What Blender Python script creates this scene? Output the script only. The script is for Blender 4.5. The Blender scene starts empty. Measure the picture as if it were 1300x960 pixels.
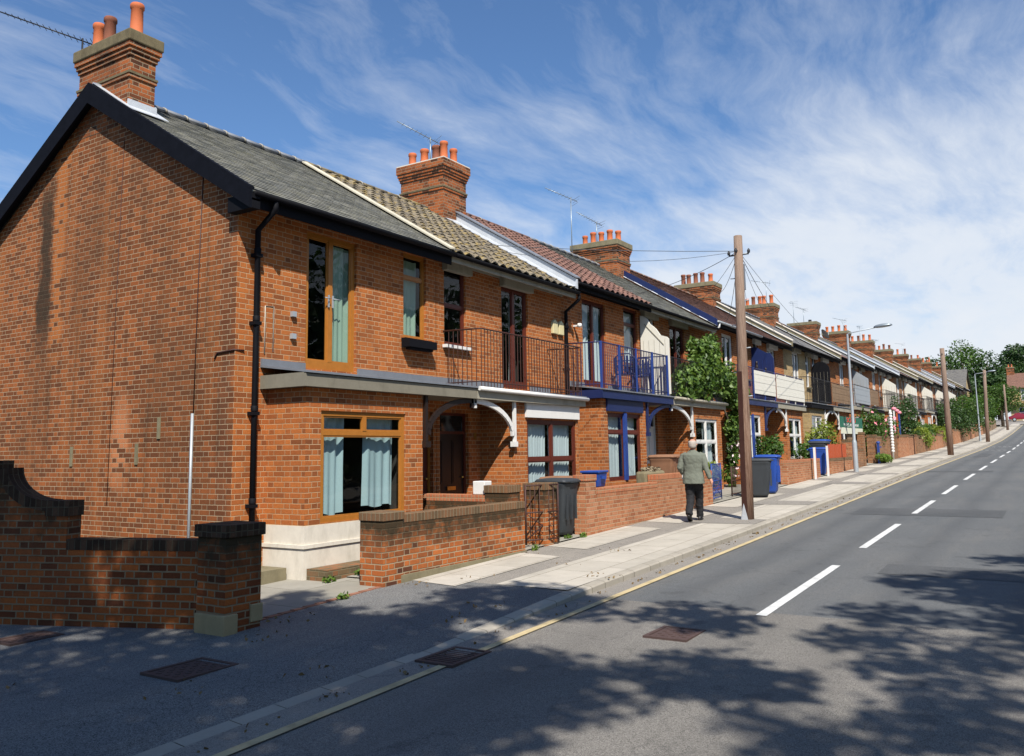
import bpy, bmesh, math, random
import numpy as np
from mathutils import Vector, Matrix, Quaternion
scene = bpy.context.scene
C = scene.collection
RND = random.Random(11)
NP = np.random.RandomState(5)
PI = math.pi
# ------------------------------------------------------------------ profile of the climbing street
GX = [-400, -40, -20, 0, 25, 36, 60, 85, 107, 142, 165, 200, 260, 420]
GZ = [-4.0, -1.0, -.5, 0, .625, .88, 1.40, 2.08, 2.92, 4.5, 5.6, 6.8, 8.0, 9.0]
def gz(x): return float(np.interp(x, GX, GZ))
# ------------------------------------------------------------------ mesh collector
ORG = {}
def org(o): return ORG.get(o.name, (0, 0, 0)) if o else (0, 0, 0)
class MB:
    def __init__(s): s.v = []; s.f = []; s.m = []; s.s = []
    def poly(s, pts, m=0, sm=False):
        i = len(s.v); s.v += [tuple(p) for p in pts]; s.f.append(tuple(range(i, i + len(pts)))); s.m.append(m); s.s.append(sm); return s
    def box(s, x0, x1, y0, y1, z0, z1, m=0, M=None, skip=''):
        P = [(x0,y0,z0),(x1,y0,z0),(x1,y1,z0),(x0,y1,z0),(x0,y0,z1),(x1,y0,z1),(x1,y1,z1),(x0,y1,z1)]
        if M is not None: P = [tuple(M @ Vector(p)) for p in P]
        for k, q in (('b',(3,2,1,0)),('t',(4,5,6,7)),('f',(0,1,5,4)),('r',(1,2,6,5)),('k',(2,3,7,6)),('l',(3,0,4,7))):
            if k not in skip: s.poly([P[i] for i in q], m)
        return s
    def extr(s, poly, d, m=0):          # prism: polygon (3d pts) pushed along d
        d = Vector(d); a = [Vector(p) for p in poly]; b = [p + d for p in a]
        s.poly(a, m); s.poly(b[::-1], m); n = len(a)
        for i in range(n): s.poly([a[i], b[i], b[(i+1)%n], a[(i+1)%n]], m)
        return s
    def tube(s, pts, r, n=8, m=0, cap=True, sm=True):
        pts = [Vector(p) for p in pts]; k = len(pts)
        rs = r if isinstance(r, (list, tuple)) else [r]*k
        base = len(s.v); prev = None
        for i, p in enumerate(pts):
            d = (pts[min(i+1,k-1)] - pts[max(i-1,0)]).normalized()
            if prev is None:
                a = Vector((0,0,1)) if abs(d.z) < .9 else Vector((1,0,0))
                u = d.cross(a).normalized()
            else:
                u = (prev - d*prev.dot(d)).normalized()
            prev = u; w = d.cross(u)
            for j in range(n):
                t = 2*PI*j/n
                s.v.append(tuple(p + (u*math.cos(t) + w*math.sin(t))*rs[i]))
        for i in range(k-1):
            for j in range(n):
                a = base+i*n+j; b = base+i*n+(j+1)%n
                s.f.append((a, b, b+n, a+n)); s.m.append(m); s.s.append(sm)
        if cap:
            s.f.append(tuple(base+j for j in range(n))[::-1]); s.m.append(m); s.s.append(False)
            s.f.append(tuple(base+(k-1)*n+j for j in range(n))); s.m.append(m); s.s.append(False)
        return s
    def lathe(s, c, prof, n=16, m=0, sm=True):      # prof: (r, z)
        base = len(s.v)
        for r, z in prof:
            for j in range(n):
                t = 2*PI*j/n; s.v.append((c[0]+r*math.cos(t), c[1]+r*math.sin(t), c[2]+z))
        for i in range(len(prof)-1):
            for j in range(n):
                a = base+i*n+j; b = base+i*n+(j+1)%n
                s.f.append((a, b, b+n, a+n)); s.m.append(m); s.s.append(sm)
        return s
    def loft(s, rings, m=0, cap=True, sm=True):
        base = len(s.v); n = len(rings[0])
        for r in rings: s.v += [tuple(p) for p in r]
        for i in range(len(rings)-1):
            for j in range(n):
                a = base+i*n+j; b = base+i*n+(j+1)%n
                s.f.append((a, b, b+n, a+n)); s.m.append(m); s.s.append(sm)
        if cap:
            s.f.append(tuple(base+j for j in range(n))[::-1]); s.m.append(m); s.s.append(sm)
            s.f.append(tuple(base+(len(rings)-1)*n+j for j in range(n))); s.m.append(m); s.s.append(sm)
        return s
    def build(s, name, mats, parent=None, at=None, label=None, cat=None, group=None, kind=None, bevel=0, uv=True):
        o3 = org(parent) if parent else (at or (0, 0, 0))
        me = bpy.data.meshes.new(name)
        V = [(a-o3[0], b-o3[1], c-o3[2]) for a, b, c in s.v]
        me.from_pydata(V, [], s.f)
        if not isinstance(mats, (list, tuple)): mats = [mats]
        for m in mats: me.materials.append(m)
        me.polygons.foreach_set('material_index', s.m)
        me.polygons.foreach_set('use_smooth', s.s)
        if uv:
            L = me.uv_layers.new(name='UVMap').data
            Z = Vector((0,0,1))
            for p in me.polygons:
                n = p.normal
                if abs(n.z) > .97: t = Vector((1,0,0)); b = Vector((0,1,0))
                else:
                    t = Z.cross(n).normalized(); b = n.cross(t)
                for li in p.loop_indices:
                    q = Vector(s.v[me.loops[li].vertex_index])
                    L[li].uv = (q.dot(t), q.dot(b))
        me.update()
        o = bpy.data.objects.new(name, me); C.objects.link(o)
        if parent: o.parent = parent
        else: o.location = o3
        ORG[o.name] = o3
        if bevel:
            bm = bmesh.new(); bm.from_mesh(me); bmesh.ops.remove_doubles(bm, verts=bm.verts, dist=1e-4); bm.to_mesh(me); bm.free()
            md = o.modifiers.new('b', 'BEVEL'); md.width = bevel; md.segments = 2; md.limit_method = 'ANGLE'
        tag(o, label, cat, group, kind)
        return o
def tag(o, label=None, cat=None, group=None, kind=None):
    if label: o['label'] = label
    if cat: o['category'] = cat
    if group: o['group'] = group
    if kind: o['kind'] = kind
def thing(name, label, cat, at=(0,0,0), group=None, rz=0, local=False):
    o = bpy.data.objects.new(name, None); C.objects.link(o); o.location = at; o.rotation_euler = (0,0,rz)
    o.empty_display_size = .1
    ORG[o.name] = (0,0,0) if local else tuple(at); tag(o, label, cat, group); return o
def copy_tree(o, parent=None):
    c = o.copy(); C.objects.link(c); c.parent = parent
    for ch in [q for q in C.objects if q.parent == o]: copy_tree(ch, c)
    return c
# ------------------------------------------------------------------ materials
def N(nt, t, **k):
    n = nt.nodes.new(t)
    for a, b in k.items():
        if a == 'i':
            for kk, vv in b.items():
                if hasattr(vv, 'is_output'): nt.links.new(vv, n.inputs[kk])
                else: n.inputs[kk].default_value = vv
        else: setattr(n, a, b)
    return n
def M_(nt, op, a, b=None, c=None, clamp=False):
    n = nt.nodes.new('ShaderNodeMath'); n.operation = op; n.use_clamp = clamp
    for i, v in enumerate((a, b, c)):
        if v is None: continue
        if hasattr(v, 'is_output'): nt.links.new(v, n.inputs[i])
        else: n.inputs[i].default_value = v
    return n.outputs[0]
def mixc(nt, f, a, b, mode='MIX'):
    n = nt.nodes.new('ShaderNodeMix'); n.data_type = 'RGBA'; n.blend_type = mode
    for s, v in ((n.inputs[0], f), (n.inputs[6], a), (n.inputs[7], b)):
        if hasattr(v, 'is_output'): nt.links.new(v, s)
        elif isinstance(v, (int, float)): s.default_value = v
        else: s.default_value = (*v[:3], 1)
    return n.outputs[2]
def ramp(nt, f, pts, interp='LINEAR'):
    n = nt.nodes.new('ShaderNodeValToRGB'); nt.links.new(f, n.inputs[0]); r = n.color_ramp; r.interpolation = interp
    while len(r.elements) > 1: r.elements.remove(r.elements[-1])
    r.elements[0].position = pts[0][0]; c = pts[0][1]; r.elements[0].color = (c, c, c, 1) if isinstance(c, (int, float)) else (*c, 1)
    for p, c in pts[1:]:
        e = r.elements.new(p); e.color = (c, c, c, 1) if isinstance(c, (int, float)) else (*c, 1)
    return n.outputs[0]
def noise(nt, vec, scale, detail=3, rough=.55, dist=0.):
    n = nt.nodes.new('ShaderNodeTexNoise'); n.inputs['Scale'].default_value = scale; n.inputs['Detail'].default_value = detail
    n.inputs['Roughness'].default_value = rough; n.inputs['Distortion'].default_value = dist
    if vec is not None: nt.links.new(vec, n.inputs['Vector'])
    return n.outputs[0]
def newmat(name):
    m = bpy.data.materials.new(name); m.use_nodes = True; nt = m.node_tree
    b = nt.nodes['Principled BSDF']; return m, nt, b
def setin(nt, s, v):
    if hasattr(v, 'is_output'): nt.links.new(v, s)
    elif isinstance(v, (int, float)): s.default_value = v
    else: s.default_value = (*v[:3], 1)
def pos(nt): return N(nt, 'ShaderNodeNewGeometry').outputs['Position']
def scaled(nt, v, s):
    n = nt.nodes.new('ShaderNodeVectorMath'); n.operation = 'MULTIPLY'; nt.links.new(v, n.inputs[0]); n.inputs[1].default_value = s; return n.outputs[0]
def bump(nt, b, h, d=.01, s=.6):
    n = nt.nodes.new('ShaderNodeBump'); n.inputs['Strength'].default_value = s; n.inputs['Distance'].default_value = d
    nt.links.new(h, n.inputs['Height']); nt.links.new(n.outputs[0], b.inputs['Normal'])
_pm = {}
def plain(name, col, rough=.6, var=.12, scale=6., metal=0., grime=0., spec=.4, bumpd=.002):
    if name in _pm: return _pm[name]
    m, nt, b = newmat(name); P = pos(nt)
    n1 = noise(nt, P, scale, 5, .6); n2 = noise(nt, P, scale*9, 3)
    k = M_(nt, 'ADD', M_(nt, 'MULTIPLY', n1, var*2), M_(nt, 'MULTIPLY', n2, var))
    k = M_(nt, 'ADD', k, 1-var*1.5)
    c = mixc(nt, 1., col, k, 'MULTIPLY')
    if grime: 
        g = ramp(nt, noise(nt, scaled(nt, P, (1,1,.35)), 3.5, 6, .7), [(.5, 0.), (.72, 1.)])
        c = mixc(nt, M_(nt, 'MULTIPLY', g, grime), c, (col[0]*.35, col[1]*.33, col[2]*.28))
    setin(nt, b.inputs['Base Color'], c); setin(nt, b.inputs['Roughness'], M_(nt, 'ADD', M_(nt,'MULTIPLY', n1, .2), rough-.1))
    b.inputs['Metallic'].default_value = metal; b.inputs['Specular IOR Level'].default_value = spec
    bump(nt, b, n2, bumpd, .4)
    _pm[name] = m; return m
def brick(name, cols, mortar=(.50,.43,.33), L=.225, Hh=.075, header=True, dirt=.35, dcol=(.07,.05,.035), jw=.0062, top=0., rough=.9, streak=0., seed=0., sat=.0):
    m, nt, b = newmat(name)
    uvn = N(nt, 'ShaderNodeUVMap').outputs[0]; P = pos(nt)
    sp = N(nt, 'ShaderNodeSeparateXYZ', i={0: uvn}); u, v = sp.outputs[0], sp.outputs[1]
    wob = noise(nt, P, 14., 2); u = M_(nt, 'ADD', u, M_(nt, 'MULTIPLY', M_(nt, 'SUBTRACT', wob, .5), .006))
    wob2 = noise(nt, scaled(nt, P, (1.3,1.3,1.1)), 9., 2); v = M_(nt, 'ADD', v, M_(nt, 'MULTIPLY', M_(nt, 'SUBTRACT', wob2, .5), .008))
    vr = M_(nt, 'DIVIDE', v, Hh); row = M_(nt, 'FLOOR', vr); par = M_(nt, 'FLOORED_MODULO', row, 2.)
    per = L*1.5 if header else L
    uu = M_(nt, 'ADD', M_(nt, 'DIVIDE', u, per), M_(nt, 'MULTIPLY', par, .5 if Hh < .1 else 0.)); cell = M_(nt, 'FLOOR', uu)
    fr = M_(nt, 'MULTIPLY', M_(nt, 'SUBTRACT', uu, cell), per)
    d = M_(nt, 'MINIMUM', fr, M_(nt, 'SUBTRACT', per, fr)); idx = cell
    if header:
        d = M_(nt, 'MINIMUM', d, M_(nt, 'ABSOLUTE', M_(nt, 'SUBTRACT', fr, L)))
        idx = M_(nt, 'ADD', M_(nt, 'MULTIPLY', cell, 2.), M_(nt, 'GREATER_THAN', fr, L))
    fv = M_(nt, 'MULTIPLY', M_(nt, 'SUBTRACT', vr, row), Hh)
    d = M_(nt, 'MINIMUM', d, M_(nt, 'MINIMUM', fv, M_(nt, 'SUBTRACT', Hh, fv)))
    mr = N(nt, 'ShaderNodeMapRange', i={0: d, 1: jw*.72, 2: jw*1.25, 3: 0., 4: 1.}); mask = mr.outputs[0]
    cv = N(nt, 'ShaderNodeCombineXYZ', i={0: idx, 1: row, 2: seed})
    wn = N(nt, 'ShaderNodeTexWhiteNoise', noise_dimensions='3D', i={0: cv.outputs[0]})
    big = noise(nt, P, .75, 4, .6)
    sel = M_(nt, 'ADD', M_(nt, 'MULTIPLY', wn.outputs[0], .72), M_(nt, 'MULTIPLY', big, .5)); sel = M_(nt, 'SUBTRACT', sel, .11, clamp=True)
    k = len(cols); base = ramp(nt, sel, [((i+.5)/k, c) for i, c in enumerate(cols)])
    fine = noise(nt, P, 38., 4, .7)
    base = mixc(nt, 1., base, M_(nt, 'ADD', M_(nt, 'MULTIPLY', fine, .7), .65), 'MULTIPLY')
    mo = mixc(nt, M_(nt, 'MULTIPLY', fine, .55), mortar, (mortar[0]*.5, mortar[1]*.48, mortar[2]*.45))
    c = mixc(nt, mask, mo, base)
    g = ramp(nt, noise(nt, scaled(nt, P, (1,1,.28 if streak else .8)), .95, 6, .68, .3), [(.48, 0.), (.66, 1.)])
    c = mixc(nt, M_(nt, 'MULTIPLY', g, dirt), c, dcol)
    if streak:
        st = ramp(nt, noise(nt, scaled(nt, P, (1,1,.07)), 1.5, 4, .6), [(.56, 0.), (.63, 1.)])
        c = mixc(nt, M_(nt, 'MULTIPLY', M_(nt, 'MULTIPLY', st, streak), mask), c, (.36,.12,.035))
        st = ramp(nt, noise(nt, scaled(nt, P, (1.3,1.3,.1)), 1.9, 5, .6), [(.60, 0.), (.68, 1.)])
        c = mixc(nt, M_(nt, 'MULTIPLY', st, streak*.8), c, (.035,.025,.015))
    if streak:
        ps = N(nt, 'ShaderNodeSeparateXYZ', i={0: P}); yn = M_(nt, 'ADD', ps.outputs[1], M_(nt, 'MULTIPLY', M_(nt, 'SUBTRACT', noise(nt, scaled(nt, P, (1,1,.5)), 2.2, 4, .7), .5), .7))
        for y0, wd_, z0, z1, cc, am, msk in ((4.62, .26, 3.3, 7.6, (.40,.13,.035), .8, True), (5.05, .24, 3.6, 6.2, (.035,.027,.018), .85, False), (2.62, .28, 1.2, 2.3, (.50,.19,.08), .8, True), (.18, .16, -1., 5.2, (.10,.05,.03), .45, True)):
            q = M_(nt, 'SUBTRACT', 1., M_(nt, 'DIVIDE', M_(nt, 'ABSOLUTE', M_(nt, 'SUBTRACT', yn, y0)), wd_), clamp=True); q = ramp(nt, q, [(0., 0.), (.5, 1.)])
            zq = M_(nt, 'MULTIPLY', N(nt, 'ShaderNodeMapRange', i={0: ps.outputs[2], 1: z0-.2, 2: z0+.5, 3: 0., 4: 1.}).outputs[0], N(nt, 'ShaderNodeMapRange', i={0: ps.outputs[2], 1: z1, 2: z1+.6, 3: 1., 4: 0.}).outputs[0])
            q = M_(nt, 'MULTIPLY', M_(nt, 'MULTIPLY', q, zq), am)
            if msk: q = M_(nt, 'MULTIPLY', q, M_(nt, 'MULTIPLY', mask, M_(nt, 'GREATER_THAN', wn.outputs[0], .25)))
            c = mixc(nt, q, c, cc)
    if top:
        gen = N(nt, 'ShaderNodeTexCoord').outputs['Generated']; gzz = N(nt, 'ShaderNodeSeparateXYZ', i={0: gen}).outputs[2]
        t = M_(nt, 'ADD', gzz, M_(nt, 'MULTIPLY', M_(nt, 'SUBTRACT', noise(nt, P, 3.2, 6, .7), .5), .9))
        t = ramp(nt, t, [(.62, 0.), (.95, 1.)])
        c = mixc(nt, M_(nt, 'MULTIPLY', t, top), c, (.045,.033,.018))
        t2 = ramp(nt, M_(nt, 'ADD', gzz, M_(nt, 'MULTIPLY', noise(nt, P, 5., 4), .2)), [(.1, 1.), (.22, 0.)])
        c = mixc(nt, M_(nt, 'MULTIPLY', t2, top*.5), c, (.16,.12,.07))
    setin(nt, b.inputs['Base Color'], c); b.inputs['Roughness'].default_value = rough; b.inputs['Specular IOR Level'].default_value = .15
    bump(nt, b, M_(nt, 'ADD', M_(nt, 'MULTIPLY', mask, 1.), M_(nt, 'MULTIPLY', fine, .5)), .006, .8)
    return m
O1, O2, O3, O4 = (.44,.138,.036), (.37,.112,.031), (.29,.088,.027), (.19,.064,.024)
MAT = {}
MAT['front'] = brick('facade_brick', [O4, O3, O2, O2, O1, O1], mortar=(.56,.37,.21), dirt=.3, dcol=(.17,.07,.03), jw=.0050)
MAT['gable'] = brick('gable_brick', [(.12,.043,.019), (.145,.050,.020), (.175,.058,.021), (.215,.069,.023), (.265,.082,.026), (.31,.096,.029)], mortar=(.47,.35,.22), dirt=.4, streak=.35, dcol=(.095,.048,.024), jw=.0050)
MAT['stock'] = brick('stock_brick', [(.34,.22,.10), (.42,.29,.13), (.46,.33,.16), (.40,.26,.12)], mortar=(.4,.34,.24), dirt=.2)
MAT['brown'] = brick('brown_brick', [(.16,.07,.035), (.22,.095,.045), (.27,.12,.055), (.32,.14,.06)], mortar=(.38,.30,.2), dirt=.3)
MAT['chim'] = brick('chimney_brick', [(.05,.025,.016), (.15,.05,.022), (.27,.08,.027), (.34,.10,.032), (.38,.11,.035)], mortar=(.34,.26,.17), dirt=.55, dcol=(.05,.032,.02))
MAT['garden'] = brick('garden_brick', [(.09,.035,.02), (.22,.07,.024), (.35,.10,.028), (.42,.125,.034), (.45,.14,.04)], mortar=(.40,.31,.20), dirt=.55, dcol=(.10,.055,.03), top=.95, jw=.007)
MAT['garden2'] = brick('orange_garden_brick', [(.30,.105,.05), (.37,.14,.065), (.43,.175,.085), (.46,.21,.115)], mortar=(.48,.35,.22), dirt=.25, dcol=(.17,.09,.05), top=.15, jw=.006)
MAT['side'] = brick('old_side_brick', [(.05,.02,.012), (.20,.055,.018), (.32,.085,.022), (.36,.10,.025), (.24,.07,.02)], mortar=(.30,.22,.13), dirt=.3, top=1., jw=.008, seed=3.)
MAT['cope'] = brick('coping_brick', [(.10,.07,.04), (.16,.09,.045), (.20,.10,.05), (.14,.09,.05)], mortar=(.27,.22,.14), L=.075, Hh=.24, header=False, dirt=.3)
MAT['cope_red'] = brick('red_coping_brick', [(.36,.11,.05), (.44,.15,.07), (.40,.16,.08)], mortar=(.40,.30,.18), L=.075, Hh=.24, header=False, dirt=.1)
MAT['cope_dark'] = brick('blackened_coping_brick', [(.03,.018,.012), (.05,.03,.018), (.09,.05,.03)], mortar=(.10,.08,.05), L=.075, Hh=.24, header=False, dirt=.3)
MAT['chimtop'] = plain('weathered_cement', (.20,.17,.10), .9, .35, 5., grime=.6)
MAT['lichen'] = plain('lichened_brick', (.15,.12,.065), .95, .4, 9., grime=.7)
MAT['render'] = plain('white_masonry_paint', (.66,.60,.50), .85, .14, 2.5, grime=.35)
MAT['whitewood'] = plain('white_gloss_paint', (.72,.70,.66), .45, .05, 3., grime=.10)
MAT['cream'] = plain('weathered_cream_paint', (.33,.30,.23), .6, .15, 3., grime=.45)
MAT['fascia'] = plain('grimy_fascia_paint', (.20,.18,.135), .7, .2, 3., grime=.5)
MAT['screenwhite'] = plain('cream_screen_paint', (.70,.67,.58), .6, .05, 2., grime=.05)
MAT['black'] = plain('black_paint', (.006,.006,.008), .7, .3, 8., spec=.12)
MAT['bargeblack'] = plain('peeling_black_paint', (.006,.007,.011), .85, .5, 8., spec=.06)
MAT['bluepaint'] = plain('navy_blue_paint', (.012,.022,.085), .4, .1)
MAT['railblue'] = plain('rail_blue_paint', (.018,.022,.085), .45, .2)
MAT['brightblue'] = plain('bright_blue_paint', (.02,.05,.22), .5, .25)
MAT['oak'] = plain('golden_oak_frame', (.38,.145,.025), .35, .2, 12.)
MAT['mahog'] = plain('mahogany_frame', (.105,.022,.012), .4, .15, 12.)
MAT['darkdoor'] = plain('dark_door_paint', (.02,.012,.01), .4, .1)
MAT['brass'] = plain('brass', (.55,.33,.08), .35, .1, metal=.8)
MAT['lead'] = plain('lead_flashing', (.17,.18,.20), .55, .2, 7., grime=.2)
MAT['leadlight'] = plain('silvered_flashing', (.46,.48,.50), .5, .25, 5., grime=.15)
MAT['iron'] = plain('rusty_brown_iron', (.05,.018,.012), .6, .25)
MAT['ironblk'] = plain('black_iron', (.015,.015,.017), .5, .2)
MAT['pot'] = plain('terracotta_pot', (.50,.13,.045), .8, .15, 7., grime=.15)
MAT['pot2'] = plain('sooty_terracotta_pot', (.22,.075,.04), .85, .25, 9., grime=.5)
MAT['grey'] = plain('galvanised_steel', (.38,.41,.43), .5, .1, 5., metal=.3, grime=.15)
MAT['alum'] = plain('grey_aluminium', (.30,.34,.36), .4, .1, metal=.5)
MAT['wood'] = plain('telegraph_pole_wood', (.235,.135,.09), .9, .3, 3., grime=.6)
def grain():
    m, nt, b = newmat('weathered_pole_timber'); P = pos(nt); g1 = noise(nt, scaled(nt, P, (9,9,.35)), 5., 6, .7, .4); g2 = noise(nt, P, 1.1, 3)
    c = ramp(nt, g1, [(.28, (.07,.04,.028)), (.45, (.19,.11,.075)), (.62, (.30,.20,.145)), (.8, (.40,.30,.23))])
    z = N(nt, 'ShaderNodeSeparateXYZ', i={0: P}).outputs[2]; up = N(nt, 'ShaderNodeMapRange', i={0: z, 1: 1.5, 2: 5.5, 3: 0., 4: .45}).outputs[0]
    c = mixc(nt, up, c, (.30,.25,.20)); c = mixc(nt, M_(nt, 'MULTIPLY', g2, .35), c, (.12,.055,.035))
    setin(nt, b.inputs['Base Color'], c); b.inputs['Roughness'].default_value = .9; b.inputs['Specular IOR Level'].default_value = .15; bump(nt, b, g1, .02, .9); return m
MAT['wood'] = grain()
MAT['oldwood'] = plain('grey_brown_timber', (.22,.14,.08), .85, .25, 4., grime=.4)
MAT['orangewood'] = plain('red_orange_fence_stain', (.42,.075,.022), .7, .12, 4.)
MAT['bindark'] = plain('charcoal_bin_plastic', (.035,.04,.045), .6, .2, 3., grime=.3)
MAT['binblue'] = plain('blue_bin_plastic', (.015,.06,.30), .5, .2, 3., grime=.3)
MAT['binbrown'] = plain('brown_bin_plastic', (.24,.12,.065), .65, .2, 3., grime=.3)
MAT['rubber'] = plain('black_rubber', (.015,.015,.015), .8, .1)
MAT['stone'] = plain('mossy_stone', (.20,.17,.10), .95, .3, 6., grime=.5)
MAT['mosswall'] = brick('mossy_low_wall_brick', [(.12,.09,.05),(.16,.11,.06),(.30,.11,.045),(.13,.10,.06)], mortar=(.22,.18,.11), dirt=.6, dcol=(.08,.075,.04))
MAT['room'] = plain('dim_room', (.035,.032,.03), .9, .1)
MAT['bluecurt'] = plain('pale_blue_curtain', (.32,.43,.46), .9, .06, 2.)
MAT['sagecurt'] = plain('sage_green_curtain', (.26,.36,.29), .9, .06, 2.)
MAT['net'] = plain('white_net_curtain', (.48,.54,.57), .9, .06, 2.)
MAT['yellowp'] = plain('yellow_sign_enamel', (.62,.52,.02), .4, .05)
MAT['cable'] = plain('grey_cable', (.07,.08,.09), .6, .05)
def glass():
    m, nt, b = newmat('window_glass'); nt.nodes.remove(b); out = nt.nodes['Material Output']
    tr = N(nt, 'ShaderNodeBsdfTransparent', i={0: (.86,.90,.88,1)}); gl = N(nt, 'ShaderNodeBsdfGlossy', i={'Roughness': .015, 'Color': (1,1,1,1)})
    g_ = N(nt, 'ShaderNodeNewGeometry'); dt = N(nt, 'ShaderNodeVectorMath', operation='DOT_PRODUCT', i={0: g_.outputs['Incoming'], 1: g_.outputs['Normal']}).outputs['Value']
    fz = M_(nt, 'ADD', .035, M_(nt, 'MULTIPLY', .9, M_(nt, 'POWER', M_(nt, 'SUBTRACT', 1., M_(nt, 'ABSOLUTE', dt)), 5.))); wv = noise(nt, pos(nt), 1.6, 2)
    bp = N(nt, 'ShaderNodeBump', i={'Strength': .08, 'Distance': .05, 'Height': wv}); nt.links.new(bp.outputs[0], gl.inputs['Normal'])
    mx = N(nt, 'ShaderNodeMixShader', i={0: fz, 1: tr.outputs[0], 2: gl.outputs[0]})
    nt.links.new(mx.outputs[0], out.inputs[0]); return m
MAT['glass'] = glass()
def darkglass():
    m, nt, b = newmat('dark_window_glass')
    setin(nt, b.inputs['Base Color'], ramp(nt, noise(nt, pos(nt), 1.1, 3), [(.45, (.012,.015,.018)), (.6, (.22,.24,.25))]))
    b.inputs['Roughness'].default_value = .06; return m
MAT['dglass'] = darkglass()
def tilemat(name, cols, tw, th, moss=0., mosscol=(.42,.28,.04), slate=False):
    m, nt, b = newmat(name); uvn = N(nt, 'ShaderNodeUVMap').outputs[0]; P = pos(nt)
    sp = N(nt, 'ShaderNodeSeparateXYZ', i={0: uvn}); u, v = sp.outputs[0], sp.outputs[1]
    vr = M_(nt, 'DIVIDE', v, th); row = M_(nt, 'FLOOR', vr); fv = M_(nt, 'SUBTRACT', vr, row)
    uu = M_(nt, 'DIVIDE', u, tw)
    if slate: uu = M_(nt, 'ADD', uu, M_(nt, 'MULTIPLY', M_(nt, 'FLOORED_MODULO', row, 2.), .5))
    cu = M_(nt, 'FLOOR', uu); fu = M_(nt, 'SUBTRACT', uu, cu)
    wn = N(nt, 'ShaderNodeTexWhiteNoise', noise_dimensions='3D', i={0: N(nt, 'ShaderNodeCombineXYZ', i={0: cu, 1: row}).outputs[0]}).outputs[0]
    big = noise(nt, P, .9, 4)
    sel = M_(nt, 'ADD', M_(nt, 'MULTIPLY', wn, .6), M_(nt, 'MULTIPLY', big, .4)); k = len(cols)
    c = ramp(nt, sel, [((i+.5)/k, q) for i, q in enumerate(cols)])
    fine = noise(nt, P, 25., 4, .7); c = mixc(nt, 1., c, M_(nt, 'ADD', M_(nt, 'MULTIPLY', fine, .8), .6), 'MULTIPLY')
    gap = M_(nt, 'GREATER_THAN', fv, .93 if not slate else .95); gu = M_(nt, 'LESS_THAN', M_(nt, 'MINIMUM', fu, M_(nt, 'SUBTRACT', 1., fu)), .02 if slate else .04)
    c = mixc(nt, M_(nt, 'MULTIPLY', M_(nt, 'MAXIMUM', gap, gu), .65), c, (.02,.018,.015))
    if moss:
        g = ramp(nt, noise(nt, P, 5.5, 5, .75), [(.52, 0.), (.62, 1.)]); c = mixc(nt, M_(nt, 'MULTIPLY', g, moss), c, mosscol)
    setin(nt, b.inputs['Base Color'], c); b.inputs['Roughness'].default_value = .8 if not slate else .6; b.inputs['Specular IOR Level'].default_value = .3
    bump(nt, b, M_(nt, 'ADD', M_(nt, 'SUBTRACT', 1., fv), M_(nt, 'MULTIPLY', fine, .4)), .01, .6)
    return m
MAT['slate'] = tilemat('grey_slate', [(.12,.12,.105), (.17,.165,.14), (.21,.20,.165), (.245,.235,.185)], .25, .13, .4, (.30,.28,.17), True)
MAT['slate2'] = tilemat('dark_slate', [(.09,.085,.08), (.13,.12,.11), (.16,.15,.13)], .25, .13, .2, (.2,.18,.1), True)
MAT['mosstile'] = tilemat('mossy_grey_pantiles', [(.08,.068,.05), (.13,.108,.078), (.18,.148,.10), (.22,.182,.125)], .30, .32, .4)
MAT['redtile'] = tilemat('red_brown_pantiles', [(.11,.06,.048), (.15,.078,.06), (.19,.097,.073), (.22,.12,.09)], .30, .32, .12, (.3,.2,.12))
MAT['browntile'] = tilemat('brown_plain_tiles', [(.12,.065,.045), (.17,.085,.06), (.21,.11,.075)], .17, .10, .15, (.26,.2,.12), True)
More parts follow.
